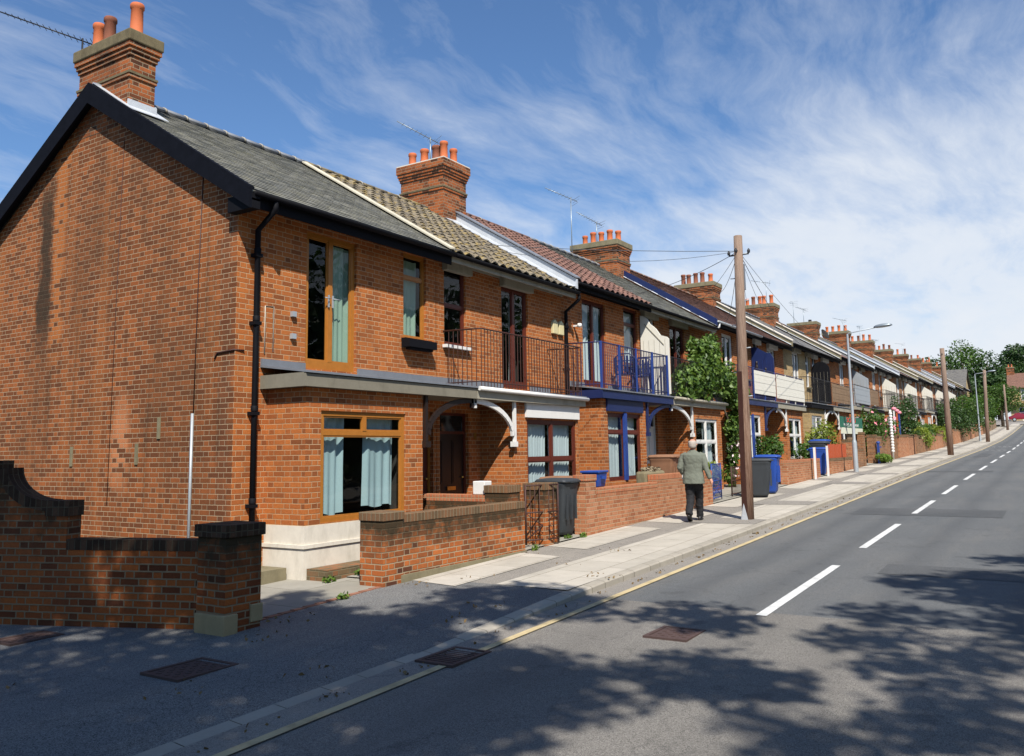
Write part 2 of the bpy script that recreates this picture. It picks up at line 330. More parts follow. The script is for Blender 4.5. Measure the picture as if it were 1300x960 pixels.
def asphalt(name, c1, c2, speck=.5, patch=.3, warm=(.2,.18,.15), tracks=0.):
    m, nt, b = newmat(name); P = pos(nt)
    n1 = noise(nt, P, .35, 5, .6); n2 = noise(nt, P, 300., 2, .8); n3 = noise(nt, scaled(nt, P, (.25,1.6,1)), 1.2, 4, .6)
    c = mixc(nt, ramp(nt, n1, [(.35, 0.), (.65, 1.)]), c1, c2)
    c = mixc(nt, M_(nt, 'MULTIPLY', ramp(nt, n3, [(.5, 0.), (.62, 1.)]), patch), c, warm)
    vo = N(nt, 'ShaderNodeTexVoronoi', i={'Scale': 170., 'Vector': P})
    sp = ramp(nt, N(nt, 'ShaderNodeSeparateXYZ', i={0: vo.outputs['Color']}).outputs[0], [(.0, 1-speck), (1., 1+speck)])
    c = mixc(nt, 1., c, M_(nt, 'ADD', M_(nt, 'MULTIPLY', n2, speck), M_(nt, 'SUBTRACT', sp, speck*.5)), 'MULTIPLY')
    if tracks:
        yy = N(nt, 'ShaderNodeSeparateXYZ', i={0: P}).outputs[1]; yn = M_(nt, 'ADD', yy, M_(nt, 'MULTIPLY', noise(nt, scaled(nt, P, (.2,.5,1)), 1., 3), .5))
        for y0 in (-5.45, -6.35, -7.6, -9.0):
            q = M_(nt, 'SUBTRACT', 1., M_(nt, 'DIVIDE', M_(nt, 'ABSOLUTE', M_(nt, 'SUBTRACT', yn, y0)), .34), clamp=True)
            c = mixc(nt, M_(nt, 'MULTIPLY', q, tracks), c, (c1[0]*.66, c1[1]*.66, c1[2]*.68))
        so_ = ramp(nt, noise(nt, P, 1.9, 3, .5), [(.66, 0.), (.72, 1.)]); c = mixc(nt, M_(nt, 'MULTIPLY', so_, .35), c, (.05,.05,.052))
        gr = M_(nt, 'MULTIPLY', N(nt, 'ShaderNodeMapRange', i={0: yy, 1: -5.3, 2: -4.7, 3: 0., 4: 1.}).outputs[0], ramp(nt, noise(nt, P, 4., 5, .7), [(.4, 0.), (.6, 1.)])); c = mixc(nt, M_(nt, 'MULTIPLY', gr, .5), c, (.22,.19,.14))
    ck = N(nt, 'ShaderNodeTexVoronoi', feature='DISTANCE_TO_EDGE', i={'Scale': .45, 'Vector': N(nt, 'ShaderNodeVectorMath', operation='ADD', i={0: P, 1: scaled(nt, N(nt, 'ShaderNodeTexNoise', i={'Scale': 2., 'Vector': P}).outputs['Color'], (.8,.8,.8))}).outputs[0]})
    cr = ramp(nt, ck.outputs[0], [(.004, 1.), (.011, 0.)]); c = mixc(nt, M_(nt, 'MULTIPLY', cr, .16), c, (.03,.03,.03))
    setin(nt, b.inputs['Base Color'], c); b.inputs['Roughness'].default_value = .85; b.inputs['Specular IOR Level'].default_value = .25
    bump(nt, b, n2, .006, .6); return m
MAT['road'] = asphalt('road_asphalt', (.105,.110,.112), (.125,.127,.126), .35, .3, (.15,.145,.135), .45)
MAT['oldroad'] = asphalt('old_road_asphalt', (.165,.155,.138), (.20,.185,.165), .5, .35, (.13,.122,.11), .3)
MAT['foot'] = asphalt('footway_asphalt', (.135,.135,.132), (.17,.167,.158), .6, .4, (.21,.195,.17))
MAT['pavgrey'] = asphalt('grey_footway_asphalt', (.225,.205,.18), (.265,.24,.205), .35, .3, (.19,.175,.15))
def slabs(name, base, w=.9, h=.6):
    m, nt, b = newmat(name); P = pos(nt)
    br = N(nt, 'ShaderNodeTexBrick', i={'Vector': P, 'Scale': 1., 'Mortar Size': .006, 'Brick Width': w, 'Row Height': h, 'Color1': (*base, 1), 'Color2': (base[0]*.86, base[1]*.86, base[2]*.85, 1), 'Mortar': (base[0]*.35, base[1]*.33, base[2]*.28, 1)})
    n1 = noise(nt, P, 2., 6, .7); n2 = noise(nt, P, 60., 3, .8)
    c = mixc(nt, 1., br.outputs[0], M_(nt, 'ADD', M_(nt, 'MULTIPLY', n1, .5), M_(nt, 'ADD', M_(nt, 'MULTIPLY', n2, .25), .62)), 'MULTIPLY')
    g = ramp(nt, noise(nt, P, 1.1, 5, .7), [(.52, 0.), (.68, 1.)]); c = mixc(nt, M_(nt, 'MULTIPLY', g, .25), c, (.22,.19,.15))
    setin(nt, b.inputs['Base Color'], c); b.inputs['Roughness'].default_value = .85; b.inputs['Specular IOR Level'].default_value = .2
    bump(nt, b, n2, .003, .4); return m
MAT['slab'] = slabs('concrete_flags', (.46,.42,.355)); MAT['slab2'] = slabs('worn_concrete_flags', (.46,.41,.34), .6, .45)
MAT['kerb'] = slabs('kerb_stone', (.36,.325,.27), .91, 5.)
MAT['fore'] = slabs('forecourt_concrete', (.30,.28,.235), 1.6, 1.4)
MAT['paintw'] = plain('white_road_paint', (.60,.60,.58), .7, .25, 6., grime=.6)
MAT['painty'] = plain('yellow_road_paint', (.50,.40,.22), .7, .2, 4., grime=.6)
MAT['rust'] = plain('rusty_cast_iron', (.075,.045,.038), .7, .3, 12.)
MAT['earth'] = plain('earth', (.10,.085,.05), .95, .3, 1.)
def leafmat(name, c1, c2, c3, tr=.35):
    m, nt, b = newmat(name); g = N(nt, 'ShaderNodeNewGeometry'); P = g.outputs['Position']
    sel = M_(nt, 'ADD', M_(nt, 'MULTIPLY', g.outputs['Random Per Island'], .5), M_(nt, 'MULTIPLY', noise(nt, P, 1.2, 3), .5))
    c = ramp(nt, sel, [(.2, c1), (.5, c2), (.8, c3)])
    setin(nt, b.inputs['Base Color'], c); b.inputs['Roughness'].default_value = .5; b.inputs['Specular IOR Level'].default_value = .4
    t = N(nt, 'ShaderNodeBsdfTranslucent'); setin(nt, t.inputs[0], mixc(nt, 1., c, (1.3,1.4,.6), 'MULTIPLY'))
    mx = N(nt, 'ShaderNodeMixShader', i={0: tr, 1: b.outputs[0], 2: t.outputs[0]}); nt.links.new(mx.outputs[0], nt.nodes['Material Output'].inputs[0]); return m
MAT['leaf'] = leafmat('green_leaves', (.03,.065,.012), (.06,.12,.02), (.11,.19,.035))
MAT['leafdark'] = leafmat('dark_green_leaves', (.018,.042,.012), (.035,.075,.018), (.06,.115,.025), .25)
MAT['leafyel'] = leafmat('yellow_green_leaves', (.09,.13,.02), (.17,.22,.03), (.28,.32,.05))
MAT['ivy'] = leafmat('ivy_leaves', (.03,.065,.012), (.07,.13,.02), (.16,.24,.045), .25)
MAT['pink'] = plain('pink_petals', (.75,.25,.30), .7, .1)
MAT['bark'] = plain('tree_bark', (.10,.075,.05), .95, .3, 6., grime=.3)
MAT['grass'] = leafmat('weed_leaves', (.06,.12,.02), (.12,.2,.03), (.2,.28,.05))
# ------------------------------------------------------------------ foliage
def leaves(name, blobs, n, size, mat, parent, hollow=.55, gap=.42, seed=1, at=None, extra=None):
    rs = np.random.RandomState(seed); o3 = org(parent) if parent else (at or (0,0,0))
    vol = np.array([b[3]*b[4]*b[5] for b in blobs])**(2/3); vol /= vol.sum(); V = []; k = 0
    ph = rs.rand(6)*9
    while k < n:
        m = n*2; bi = rs.choice(len(blobs), m, p=vol); B = np.array(blobs)[bi]
        d = rs.randn(m, 3); d /= np.linalg.norm(d, axis=1)[:, None]
        r = hollow + (1-hollow)*rs.rand(m)**.6
        r *= 1 + .10*np.sin(d[:,0]*5+ph[0])*np.cos(d[:,1]*6+ph[1]) + .08*np.sin(d[:,2]*9+ph[2]+bi)
        p = B[:, :3] + d*r[:, None]*B[:, 3:6]
        sc = 2.6/np.mean([b[3] for b in blobs])
        q = np.sin(p[:,0]*sc*1.9+ph[3])*np.sin(p[:,1]*sc*1.7+ph[4]) + np.sin(p[:,2]*sc*2.1+ph[5])*np.cos(p[:,0]*sc*3.1) + rs.randn(m)*.45
        keep = q > (gap-.5)*2 - .35
        V.append(np.concatenate([p[keep], d[keep]], 1)); k += keep.sum()
    A = np.concatenate(V)[:n]; p = A[:, :3]; d = A[:, 3:]
    nn = d*.6 + rs.randn(n, 3)*.7 + np.array([0,0,.35]); nn /= np.linalg.norm(nn, axis=1)[:, None]
    a = np.cross(nn, rs.randn(n, 3)); a /= np.linalg.norm(a, axis=1)[:, None]; b = np.cross(nn, a)
    s = size*(.6+.8*rs.rand(n))[:, None]
    q = np.stack([p-a*s*.5, p+b*s*.3+nn*s*.12, p+a*s*.5, p-b*s*.3+nn*s*.12], 1).reshape(-1, 3) - np.array(o3)
    me = bpy.data.meshes.new(name); me.vertices.add(4*n); me.vertices.foreach_set('co', q.ravel())
    me.loops.add(4*n); me.loops.foreach_set('vertex_index', np.arange(4*n)); me.polygons.add(n)
    me.polygons.foreach_set('loop_start', np.arange(n)*4); me.polygons.foreach_set('loop_total', np.full(n, 4))
    me.materials.append(mat); me.update(); me.validate()
    o = bpy.data.objects.new(name, me); C.objects.link(o)
    if parent: o.parent = parent
    else: o.location = o3
    ORG[o.name] = o3; return o
def tree(name, label, cat, x, y, z, h, r, n, size, mat, seed, group=None, trunk=.28, low=.3, nb=9, gap=.42):
    t = thing(name, label, cat, (x, y, z), group); rd = random.Random(seed)
    mb = MB(); mb.tube([(x,y,z-.3),(x+.02*h,y,z+h*.25),(x-.01*h,y+.01*h,z+h*.55),(x,y,z+h*.85)], [trunk*1.2,trunk,trunk*.6,trunk*.15], 9)
    blobs = []
    for i in range(nb):
        a = 2*PI*i/nb*1.618*2+rd.random(); e = rd.uniform(.12, .72)*r; zz = z+h*rd.uniform(low+.12, .86)
        k = rd.uniform(.38, .58)*r*(1.15 if zz < z+h*.65 else .85)
        blobs.append((x+e*math.cos(a), y+e*math.sin(a), min(zz, z+h-k*.75), k, k, k*.8))
        mb.tube([(x,y,z+h*rd.uniform(.25,.5)), ((x+blobs[-1][0])/2, (y+blobs[-1][1])/2, zz-k*.5), blobs[-1][:3]], [trunk*.4,trunk*.25,trunk*.06], 6)
    blobs.append((x, y, z+h*.72, r*.55, r*.55, h*.24))
    mb.build('trunk', MAT['bark'], t); leaves('crown', blobs, n, size, mat, t, .45, gap, seed); return t
def bush(name, label, x, y, z, rx, ry, h, n, size, mat, seed, group=None, cat='bush', gap=.36, flowers=0):
    t = thing(name, label, cat, (x,y,z), group); rd = random.Random(seed); mb = MB(); blobs = []
    for i in range(7):
        a = i*2.4+seed; bx, by = x+rx*.5*math.cos(a), y+ry*.5*math.sin(a); bz = z+h*rd.uniform(.3, .72)
        blobs.append((bx, by, bz, rx*.6, ry*.6, h*.3)); mb.tube([(x,y,z-.02), ((x+bx)/2,(y+by)/2,(z+bz)/2+.05), (bx,by,bz)], [.025,.018,.008], 5)
    mb.build('stem', MAT['bark'], t); leaves('foliage', blobs, n, size, mat, t, .4, gap, seed)
    if flowers: leaves('blossom', blobs, flowers, size*1.6, MAT['pink'], t, .95, .3, seed+5)
    return t
# ------------------------------------------------------------------ ground
def strip(xs, y0, y1, dz, mats=0, mb=None):
    mb = mb or MB()
    for a, b in zip(xs[:-1], xs[1:]):
        mb.poly([(a,y0,gz(a)+dz),(b,y0,gz(b)+dz),(b,y1,gz(b)+dz),(a,y1,gz(a)+dz)], mats)
    return mb
def xr(a, b, s=2.):
    n = max(1, int(round((b-a)/s))); return [a+(b-a)*i/n for i in range(n+1)]
g = MB()
for a, b in zip(GX[:-1], GX[1:]):
    for q in xr(a, b, 20)[:-1]:
        pass
gx = sorted(set([round(v, 3) for a, b in zip(GX[:-1], GX[1:]) for v in xr(a, b, 12)]))
strip(gx, -400, 400, -.22, 0, g); g.build('ground', MAT['earth'], kind='structure')
XB = 1.6
g = MB(); strip(xr(-60, XB), -11.5, -4.62, -.10, 0, g); g.build('old_road_surface', MAT['oldroad'], kind='structure')
g = MB(); strip(xr(XB, 144), -11.5, -4.62, -.10, 0, g)
xs = xr(144, 190)
g2 = xs; strip(xs, -60, -6.5, -.10, 0, g); g.build('road', MAT['road'], kind='structure')
# footway: asphalt near end, flagged beyond
g = MB(); strip(xr(-60, 1.4, 1.), -4.50, -3.7, 0, 0, g); strip(xr(-60, 1.4, 1.), -3.7, -2.2, 0, 0, g)
g.build('footway', MAT['foot'], kind='structure')
g = MB(); strip(xr(-60, -2.0, 1.), -2.2, 30, 0, 0, g); g.build('side_path', MAT['foot'], kind='structure')
g = MB(); strip(xr(1.4, 150), -4.50, -2.2, 0, 0, g); strip(xr(144, 190), -6.5, 4, -.004, 0, g)
g.build('pavement', MAT['pavgrey'], kind='structure')
g = MB(); rd = random.Random(4)
strip(xr(1.4, 148), -4.50, -3.45, .004, 0, g)
x = 1.2
while x < 148:                                             # lighter flagged crossings against the walls
    L = rd.uniform(2.2, 4.6)
    a, b = x, min(x+L, 148); n = xr(a, b)
    for p, q in zip(n[:-1], n[1:]):
        g.poly([(p-.15,-3.05,gz(p)+.004),(q-.15,-3.05,gz(q)+.004),(q,-2.22,gz(q)+.004),(p,-2.22,gz(p)+.004)], 0)
    x += L + rd.uniform(.7, 2.2)
g.build('pavement_flags', MAT['slab'], kind='structure')
g = MB()
for a in (9.0, 13.4, 21, 26.5, 33, 41, 50, 61, 75):
    g.poly([(a,-4.5,gz(a)+.008),(a+rd.uniform(.7,1.3),-4.5,gz(a+1)+.008),(a+1.1,-3.2,gz(a+1)+.008),(a-.1,-3.2,gz(a)+.008)], 0)
g.build('pavement_patches', MAT['pavgrey'], kind='structure')
g = MB(); strip(xr(-2.0, 1.), -2.2, .1, .004, 0, g); strip(xr(-2., -.02), .1, 8, .004, 0, g); strip(xr(1., 117), -2.2, .1, .02, 0, g); g.build('forecourt_ground', MAT['fore'], kind='structure')
# kerb, dropped to the road at the near end
g = MB(); xs = xr(-60, 150, .9)
def kh(x): return .006 if x < -1.2 else (.006+(x+1.2)/3.4*.0 if x < -1.2 else 0.)
def droph(x): return -.092*max(0, min(1, (1.8-x)/3.2))
for a, b in zip(xs[:-1], xs[1:]):
    za, zb_ = gz(a)+.004, gz(b)+.004
    g.poly([(a,-4.60,za-.012),(b-.008,-4.60,zb_-.012),(b-.008,-4.47,zb_),(a,-4.47,za)], 0)
    g.poly([(a,-4.625,za-.03),(b-.008,-4.625,zb_-.03),(b-.008,-4.60,zb_-.012),(a,-4.60,za-.012)], 0)
    g.poly([(a,-4.625,za-.13),(b-.008,-4.625,zb_-.13),(b-.008,-4.625,zb_-.03),(a,-4.625,za-.03)], 0)
kerb = g.build('kerb', MAT['kerb'], kind='structure')
for nm in ('kerb', 'footway'):                              # dropped crossing: lower the edge towards the junction
    me = bpy.data.objects[nm].data
    for v in me.vertices:
        if v.co.y < -4.4 and v.co.x < 1.8: v.co.z += droph(v.co.x) * (1 if nm == 'footway' or v.co.z > gz(v.co.x)-.1 else 0)
g = MB(); strip(xr(-60, 150, .9), -4.95, -4.625, -.094, 0, g); g.build('gutter_channel', MAT['pavgrey'], kind='structure')
g = MB(); strip(xr(-1.15, 145), -5.03, -4.94, -.088, 0, g); strip(xr(-12, -1.75), -5.03, -4.94, -.088, 0, g); g.build('yellow_line', MAT['painty'], kind='structure')
g = MB()
for c_, hl in ((3.25,1.85),(8.9,1.85),(14.7,1.75),(20.4,1.8),(26.9,1.9),(33.4,1.9),(40.4,2.),(47.5,2.),(54.8,2.),(62.4,2.),(69.4,2.),(76.5,2.),(83.5,2.),(90.5,2.),(97.5,2.),(104.5,2.),(111,2.),(118,2.),(125,2.),(132,2.)):
    strip([c_-hl, c_, c_+hl], -6.93, -6.81, -.094, 0, g)
for c_ in (59, 66.5): 
    for k in range(5): strip([c_, c_+.25], -6.8+.25+k*.35, -6.8+.45+k*.35, -.093, 0, g)
g.build('centre_line', MAT['paintw'], kind='structure')
g = MB(); strip(xr(-60, 144), -11.63, -11.5, .0, 0, g); strip(xr(-60, 144), -14.5, -11.63, .0, 0, g)
for a, b in zip(xr(-60,144)[:-1], xr(-60,144)[1:]): g.poly([(a,-11.5,gz(a)-.11),(a,-11.5,gz(a)),(b,-11.5,gz(b)),(b,-11.5,gz(b)-.11)], 0)
g.build('opposite_pavement', MAT['pavgrey'], kind='structure')
g = MB()
for a, b_, c_, d_ in ((12.5,14.1,-8.6,-5.6),(30,31,-7.4,-4.97),(4.6,5.5,-9.3,-7.5),(46,52,-6.2,-5.5)): strip([a,(a+b_)/2,b_], c_, d_, -.0955, 0, g)
g.build('road_repair', asphalt('repair_asphalt', (.075,.078,.08), (.095,.097,.098), .4, .2, (.1,.1,.1)), kind='structure')
# terracotta edging between forecourt and footway
g = MB()
for i in range(12):
    a = -1.55 + i*.2; g.box(a, a+.19, -2.32+.012*i, -2.24+.012*i, gz(a)-.03, gz(a)+.012, 0)
g.build('edging_tiles', plain('worn_terracotta', (.26,.12,.075), .9, .3, 8., grime=.5), kind='structure')
def cover(x, y, w, d, z, label, rot=0, slots=False):
    t = MB(); M = Matrix.Translation((x,y,z)) @ Matrix.Rotation(rot, 4, 'Z')
    t.box(-w/2, w/2, -d/2, -d/2+.04, -.05, .012, 0, M); t.box(-w/2, w/2, d/2-.04, d/2, -.05, .012, 0, M)
    t.box(-w/2, -w/2+.04, -d/2+.04, d/2-.04, -.05, .012, 0, M); t.box(w/2-.04, w/2, -d/2+.04, d/2-.04, -.05, .012, 0, M)
    if slots:
        k = int((w-.08)/.055)
        for i in range(k): t.box(-w/2+.05+i*.055, -w/2+.078+i*.055, -d/2+.04, d/2-.04, -.04, .006, 0, M)
        t.box(-w/2+.04, w/2-.04, -d/2+.04, d/2-.04, -.06, -.035, 0, M)
    else:
        t.box(-w/2+.045, w/2-.045, -d/2+.045, d/2-.045, -.05, .004, 0, M)
        nx, ny = int(w/.07), int(d/.07)
        for i in range(nx):
            for j in range(ny):
                if (i+j) % 2: 
                    a, b = -w/2+.06+i*(w-.12)/nx, -d/2+.06+j*(d-.12)/ny
                    t.box(a, a+.035, b, b+.035, .004, .009, 0, M, 'b')
    return t.build('drain_grating' if slots else 'manhole_cover', MAT['rust'], at=(x,y,z), label=label, cat='grating' if slots else 'manhole cover')
cover(-3.1, -3.30, .62, .50, gz(-3.1)+.002, 'rusty manhole cover in the asphalt footway, near the pier of the old side wall')
cover(-3.1, -.72, .55, .40, gz(-3.1)+.002, 'small dark manhole cover beside the foot of the old side wall')
cover(-1.45, -4.88, .62, .42, gz(-1.45)-.094, 'cast iron drain grating against the kerb between two lengths of yellow line', 0, True)
cover(.25, -6.35, .55, .45, gz(.25)-.098, 'square manhole cover out in the old asphalt of the road')
# ------------------------------------------------------------------ house pieces
def wall_open(mb, x0, x1, z0, z1, ops, y, m=0, rev=.11):
    xs = sorted(set([x0, x1]+[v for o in ops for v in o[:2] if x0 < v < x1])); zs = sorted(set([z0, z1]+[v for o in ops for v in o[2:4] if z0 < v < z1]))
    for a, b in zip(xs[:-1], xs[1:]):
        for c, d in zip(zs[:-1], zs[1:]):
            cx, cz = (a+b)/2, (c+d)/2
            if any(o[0] < cx < o[1] and o[2] < cz < o[3] for o in ops): continue
            mb.poly([(a,y,c),(b,y,c),(b,y,d),(a,y,d)], m)
    for o in ops:
        if len(o) > 4: continue
        a, b, c, d = o[:4]
        mb.poly([(a,y,c),(a,y,d),(a,y+rev,d),(a,y+rev,c)], m); mb.poly([(b,y,c),(b,y+rev,c),(b,y+rev,d),(b,y,d)], m)
        mb.poly([(a,y,d),(b,y,d),(b,y+rev,d),(a,y+rev,d)], m); mb.poly([(a,y,c),(a,y+rev,c),(b,y+rev,c),(b,y,c)], m)
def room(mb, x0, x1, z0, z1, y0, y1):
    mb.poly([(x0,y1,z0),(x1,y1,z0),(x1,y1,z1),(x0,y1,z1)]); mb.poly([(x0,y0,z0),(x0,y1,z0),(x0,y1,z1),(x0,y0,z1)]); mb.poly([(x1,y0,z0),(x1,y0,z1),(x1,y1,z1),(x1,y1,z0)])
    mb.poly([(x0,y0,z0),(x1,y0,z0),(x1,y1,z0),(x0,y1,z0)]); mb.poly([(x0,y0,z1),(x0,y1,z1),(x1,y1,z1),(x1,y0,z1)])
def curtain(x0, x1, z0, z1, y, mat, parent, waves=5, gather=0., seed=0, name='curtain'):
    mb = MB(); n = 28; rd = random.Random(seed); ph = rd.random()*6; base = len(mb.v)
    for j in range(7):
        f = j/6; zz = z0+(z1-z0)*f; w = 1-gather*(1-f)*.6
        for i in range(n+1):
            t = i/n; mb.v.append((x0+(x1-x0)*(t*w), y+(.018+.014*math.sin(t*5+ph*3))*math.sin((t+.05*math.sin(t*7+ph))*waves*2*PI+ph)+.014*math.sin(t*waves*9+ph*2+j*.25)*(1.2-f)+.01*math.sin(t*3-j*.4), zz+(0 if j else .02*math.sin(t*9+ph))))
    for j in range(6):
        for i in range(n):
            a = j*(n+1)+i; mb.f.append((a, a+1, a+n+2, a+n+1)); mb.m.append(0); mb.s.append(True)
    return mb.build(name, mat, parent)
def window(parent, x0, x1, z0, z1, y, fm, verts=(), hors=(), t=.06, split=None, sill=None, glassm='glass', name='window', tops=None, dep=.05, sillz=0.06, low=0.):
    mb = MB(); yy = y
    mb.box(x0, x1, yy, yy+dep, z0, z0+t+low); mb.box(x0, x1, yy, yy+dep, z1-t, z1)
    mb.box(x0, x0+t, yy, yy+dep, z0+t+low, z1-t); mb.box(x1-t, x1, yy, yy+dep, z0+t+low, z1-t)
    X = [x0+t]+[x0+(x1-x0)*v for v in verts]+[x1-t]
    for v in verts:
        xc = x0+(x1-x0)*v; mb.box(xc-t*.6, xc+t*.6, yy-.004, yy+dep, z0+t+low, z1-t)
    if split:
        zc = z0+(z1-z0)*hors[0]; xc = x0+(x1-x0)*split; mb.box(xc-t*.6, xc+t*.6, yy-.004, yy+dep, zc+t*.5, z1-t)
    for a, b in zip(X[:-1], X[1:]):
        a2 = a+(t*.6 if a != X[0] else 0); b2 = b-(t*.6 if b != X[-1] else 0)
        Zs = [z0+t+low]+[z0+(z1-z0)*h for h in hors]+[z1-t]
        for h in hors:
            zc = z0+(z1-z0)*h; mb.box(a2, b2, yy+.003, yy+dep, zc-t*.5, zc+t*.5)
        for c, d in zip(Zs[:-1], Zs[1:]):                       # sash bead
            s_ = t*.35; c2 = c+(t*.5 if c != Zs[0] else 0); d2 = d-(t*.5 if d != Zs[-1] else 0)
            mb.box(a2, a2+s_, yy+.012, yy+dep-.008, c2, d2); mb.box(b2-s_, b2, yy+.012, yy+dep-.008, c2, d2)
            mb.box(a2+s_, b2-s_, yy+.012, yy+dep-.008, c2, c2+s_); mb.box(a2+s_, b2-s_, yy+.012, yy+dep-.008, d2-s_, d2)
    w = mb.build(name, fm, parent)
    p = MB(); p.poly([(x0+t*.5,yy+dep*.6,z0+t*.5),(x1-t*.5,yy+dep*.6,z0+t*.5),(x1-t*.5,yy+dep*.6,z1-t*.5),(x0+t*.5,yy+dep*.6,z1-t*.5)])
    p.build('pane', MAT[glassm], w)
    if sill: MB().box(x0-.06, x1+.06, y-.15, y+.02, z0-sillz, z0-.002).build('sill', sill, w)
    return w
def door(parent, x0, x1, z0, z1, y, mat, frame, glass_=True, letter=None, near=True):
    mb = MB(); t = .05; mb.box(x0, x0+t, y-.03, y+.05, z0, z1); mb.box(x1-t, x1, y-.03, y+.05, z0, z1); mb.box(x0+t, x1-t, y-.03, y+.05, z1-t, z1)
    mb.box(x0+t, x1-t, y-.03, y+.05, z1-.40, z1-.35)
    d = MB(); a, b = x0+t, x1-t; d.box(a, b, y, y+.04, z0+.02, z1-.40)
    if near:
        for p, q in ((z0+.2, z0+.8), (z0+.98, z1-.52)):
            for u, v in ((a+.09, (a+b)/2-.04), ((a+b)/2+.04, b-.09)):
                d.box(u, v, y-.012, y, p, q); d.box(u+.03, v-.03, y-.02, y-.012, p+.03, q-.03)
    o = d.build('door', mat, parent); mb.build('frame', frame, o)
    MB().poly([(a,y+.01,z1-.35),(b,y+.01,z1-.35),(b,y+.01,z1-t),(a,y+.01,z1-t)]).build('pane', MAT['dglass'], o)
    if near:
        MB().box((a+b)/2-.13, (a+b)/2+.13, y-.03, y-.02, z0+.86, z0+.93).build('letterbox', MAT['brass'], o)
        MB().lathe((b-.09, y-.05, z0+1.1), [(.001,-.02),(.025,-.015),(.03,0),(.025,.015),(.001,.02)], 10).build('handle', MAT['brass'], o)
    return o
def pantile(x0, x1, ye, ze, yr, zr, tw=.30, th=.32, amp=.028, n=6):
    mb = MB(); L = math.hypot(yr-ye, zr-ze); dy, dz = (yr-ye)/L, (zr-ze)/L; ny, nz = -dz, dy
    if nz < 0: ny, nz = -ny, -nz
    k = int(L/th)+1; m = max(2, int((x1-x0)/tw*n))
    for r in range(k):
        s0 = r*th; s1 = min(s0+th+.03, L); base = len(mb.v)
        if s0 >= L: break
        for s, lift in ((s0, .035), (s1, .004)):
            for i in range(m+1):
                x = x0+(x1-x0)*i/m; ph = (x/tw)*2*PI
                h = lift + amp*(math.sin(ph)+.35*math.sin(2*ph+.6))
                mb.v.append((x, ye+dy*s+ny*h, ze+dz*s+nz*h))
        for i in range(m):
            a = base+i; mb.f.append((a, a+1, a+m+2, a+m+1)); mb.m.append(0); mb.s.append(False)
        for i in range(m):                                        # front lip
            x = x0+(x1-x0)*i/m; xb = x0+(x1-x0)*(i+1)/m; va, vb = mb.v[base+i], mb.v[base+i+1]
            mb.poly([(va[0],va[1]-ny*.03,va[2]-nz*.03),(vb[0],vb[1]-ny*.03,vb[2]-nz*.03),vb,va], 0)
    return mb
def slates(x0, x1, ye, ze, yr, zr, w=.25, h=.13, seed=0):
    mb = MB(); L = math.hypot(yr-ye, zr-ze); dy, dz = (yr-ye)/L, (zr-ze)/L; ny, nz = (-dz, dy) if dy > 0 else (dz, -dy)
    rd = random.Random(seed); k = int(L/h)+1
    for r in range(k):
        s0, s1 = r*h, min(r*h+h*1.15, L)
        if s0 >= L: break
        x = x0-(w*.5 if r % 2 else 0)
        while x < x1:
            a, b = max(x+.003, x0), min(x+w-.003, x1); x += w
            if b-a < .02: continue
            l = .012+rd.uniform(0,.006); j = rd.uniform(-.006,.006); l2 = .003
            A = [(a,ye+dy*(s0+j)+ny*l,ze+dz*(s0+j)+nz*l),(b,ye+dy*(s0+j)+ny*l,ze+dz*(s0+j)+nz*l),(b,ye+dy*s1+ny*l2,ze+dz*s1+nz*l2),(a,ye+dy*s1+ny*l2,ze+dz*s1+nz*l2)]
            if dy < 0: A = A[::-1]
            mb.poly(A, 0)
            q = [(v[0],v[1]-ny*.012,v[2]-nz*.012) for v in (A[0],A[1])] if dy > 0 else None
            if q: mb.poly([q[0], q[1], A[1], A[0]], 0)
    return mb
YE, ZE, YR, ZR = -.40, 5.46, 3.65, 7.98
def roof(parent, x0, x1, zb, kind, near=True, xa=None):
    MT = {'slate': MAT['slate'], 'slate2': MAT['slate2'], 'moss': MAT['mosstile'], 'red': MAT['redtile'], 'brown': MAT['browntile']}[kind]
    ye, ze, yr, zr = YE, ZE+zb, YR, ZR+zb
    core = MB(); yb = 7.7
    core.poly([(x0,ye,ze),(x1,ye,ze),(x1,yr,zr),(x0,yr,zr)]); core.poly([(x0,yb,ze),(x0,yr,zr),(x1,yr,zr),(x1,yb,ze)])
    core.poly([(x0,ye,ze),(x0,ye,ze-.05),(x1,ye,ze-.05),(x1,ye,ze)]); core.poly([(x0,ye,ze-.05),(x0,0,ze-.05),(x1,0,ze-.05),(x1,ye,ze-.05)])
    if near:
        src = pantile(x0, x1, ye, ze+.02, yr, zr+.02) if kind in ('moss','red') else slates(x0, x1, ye, ze+.004, yr, zr+.004, seed=int(x0*7))
        o = len(core.v); core.v += src.v; core.f += [tuple(i+o for i in f) for f in src.f]; core.m += src.m; core.s += src.s
    rf = core.build('roof', MT, parent)
    rt = MB(); x = x0+.01
    while x < x1-.05:                                             # half round ridge tiles
        e = min(x+.44, x1); pr = [(math.cos(t)*.13, math.sin(t)*.10) for t in [PI*i/8 for i in range(9)]]
        rt.loft([[(x, yr+c, zr-.03+s+.02) for c, s in pr]+[(x, yr-.13, zr-.06),(x, yr+.13, zr-.06)][::-1], [(e-.01, yr+c, zr-.03+s+.02) for c, s in pr]+[(e-.01, yr-.13, zr-.06),(e-.01, yr+.13, zr-.06)][::-1]], 0)
        x += .45
    if near:
        j = rt; x = x0+.45
        while x < x1-.2:
            j.loft([[(q, yr+.137*math.cos(t), zr-.01+.112*math.sin(t)) for t in [PI*i/8 for i in range(9)]] for q in (x-.018, x+.018)], 1); x += .45*(1 if kind=='slate' else 3)
    rt.build('ridge_tiles', [MAT['lead'] if kind.startswith('slate') else MT, plain('ridge_mortar', (.34,.31,.25), .9, .3, 9., grime=.5)], parent)
    return rf
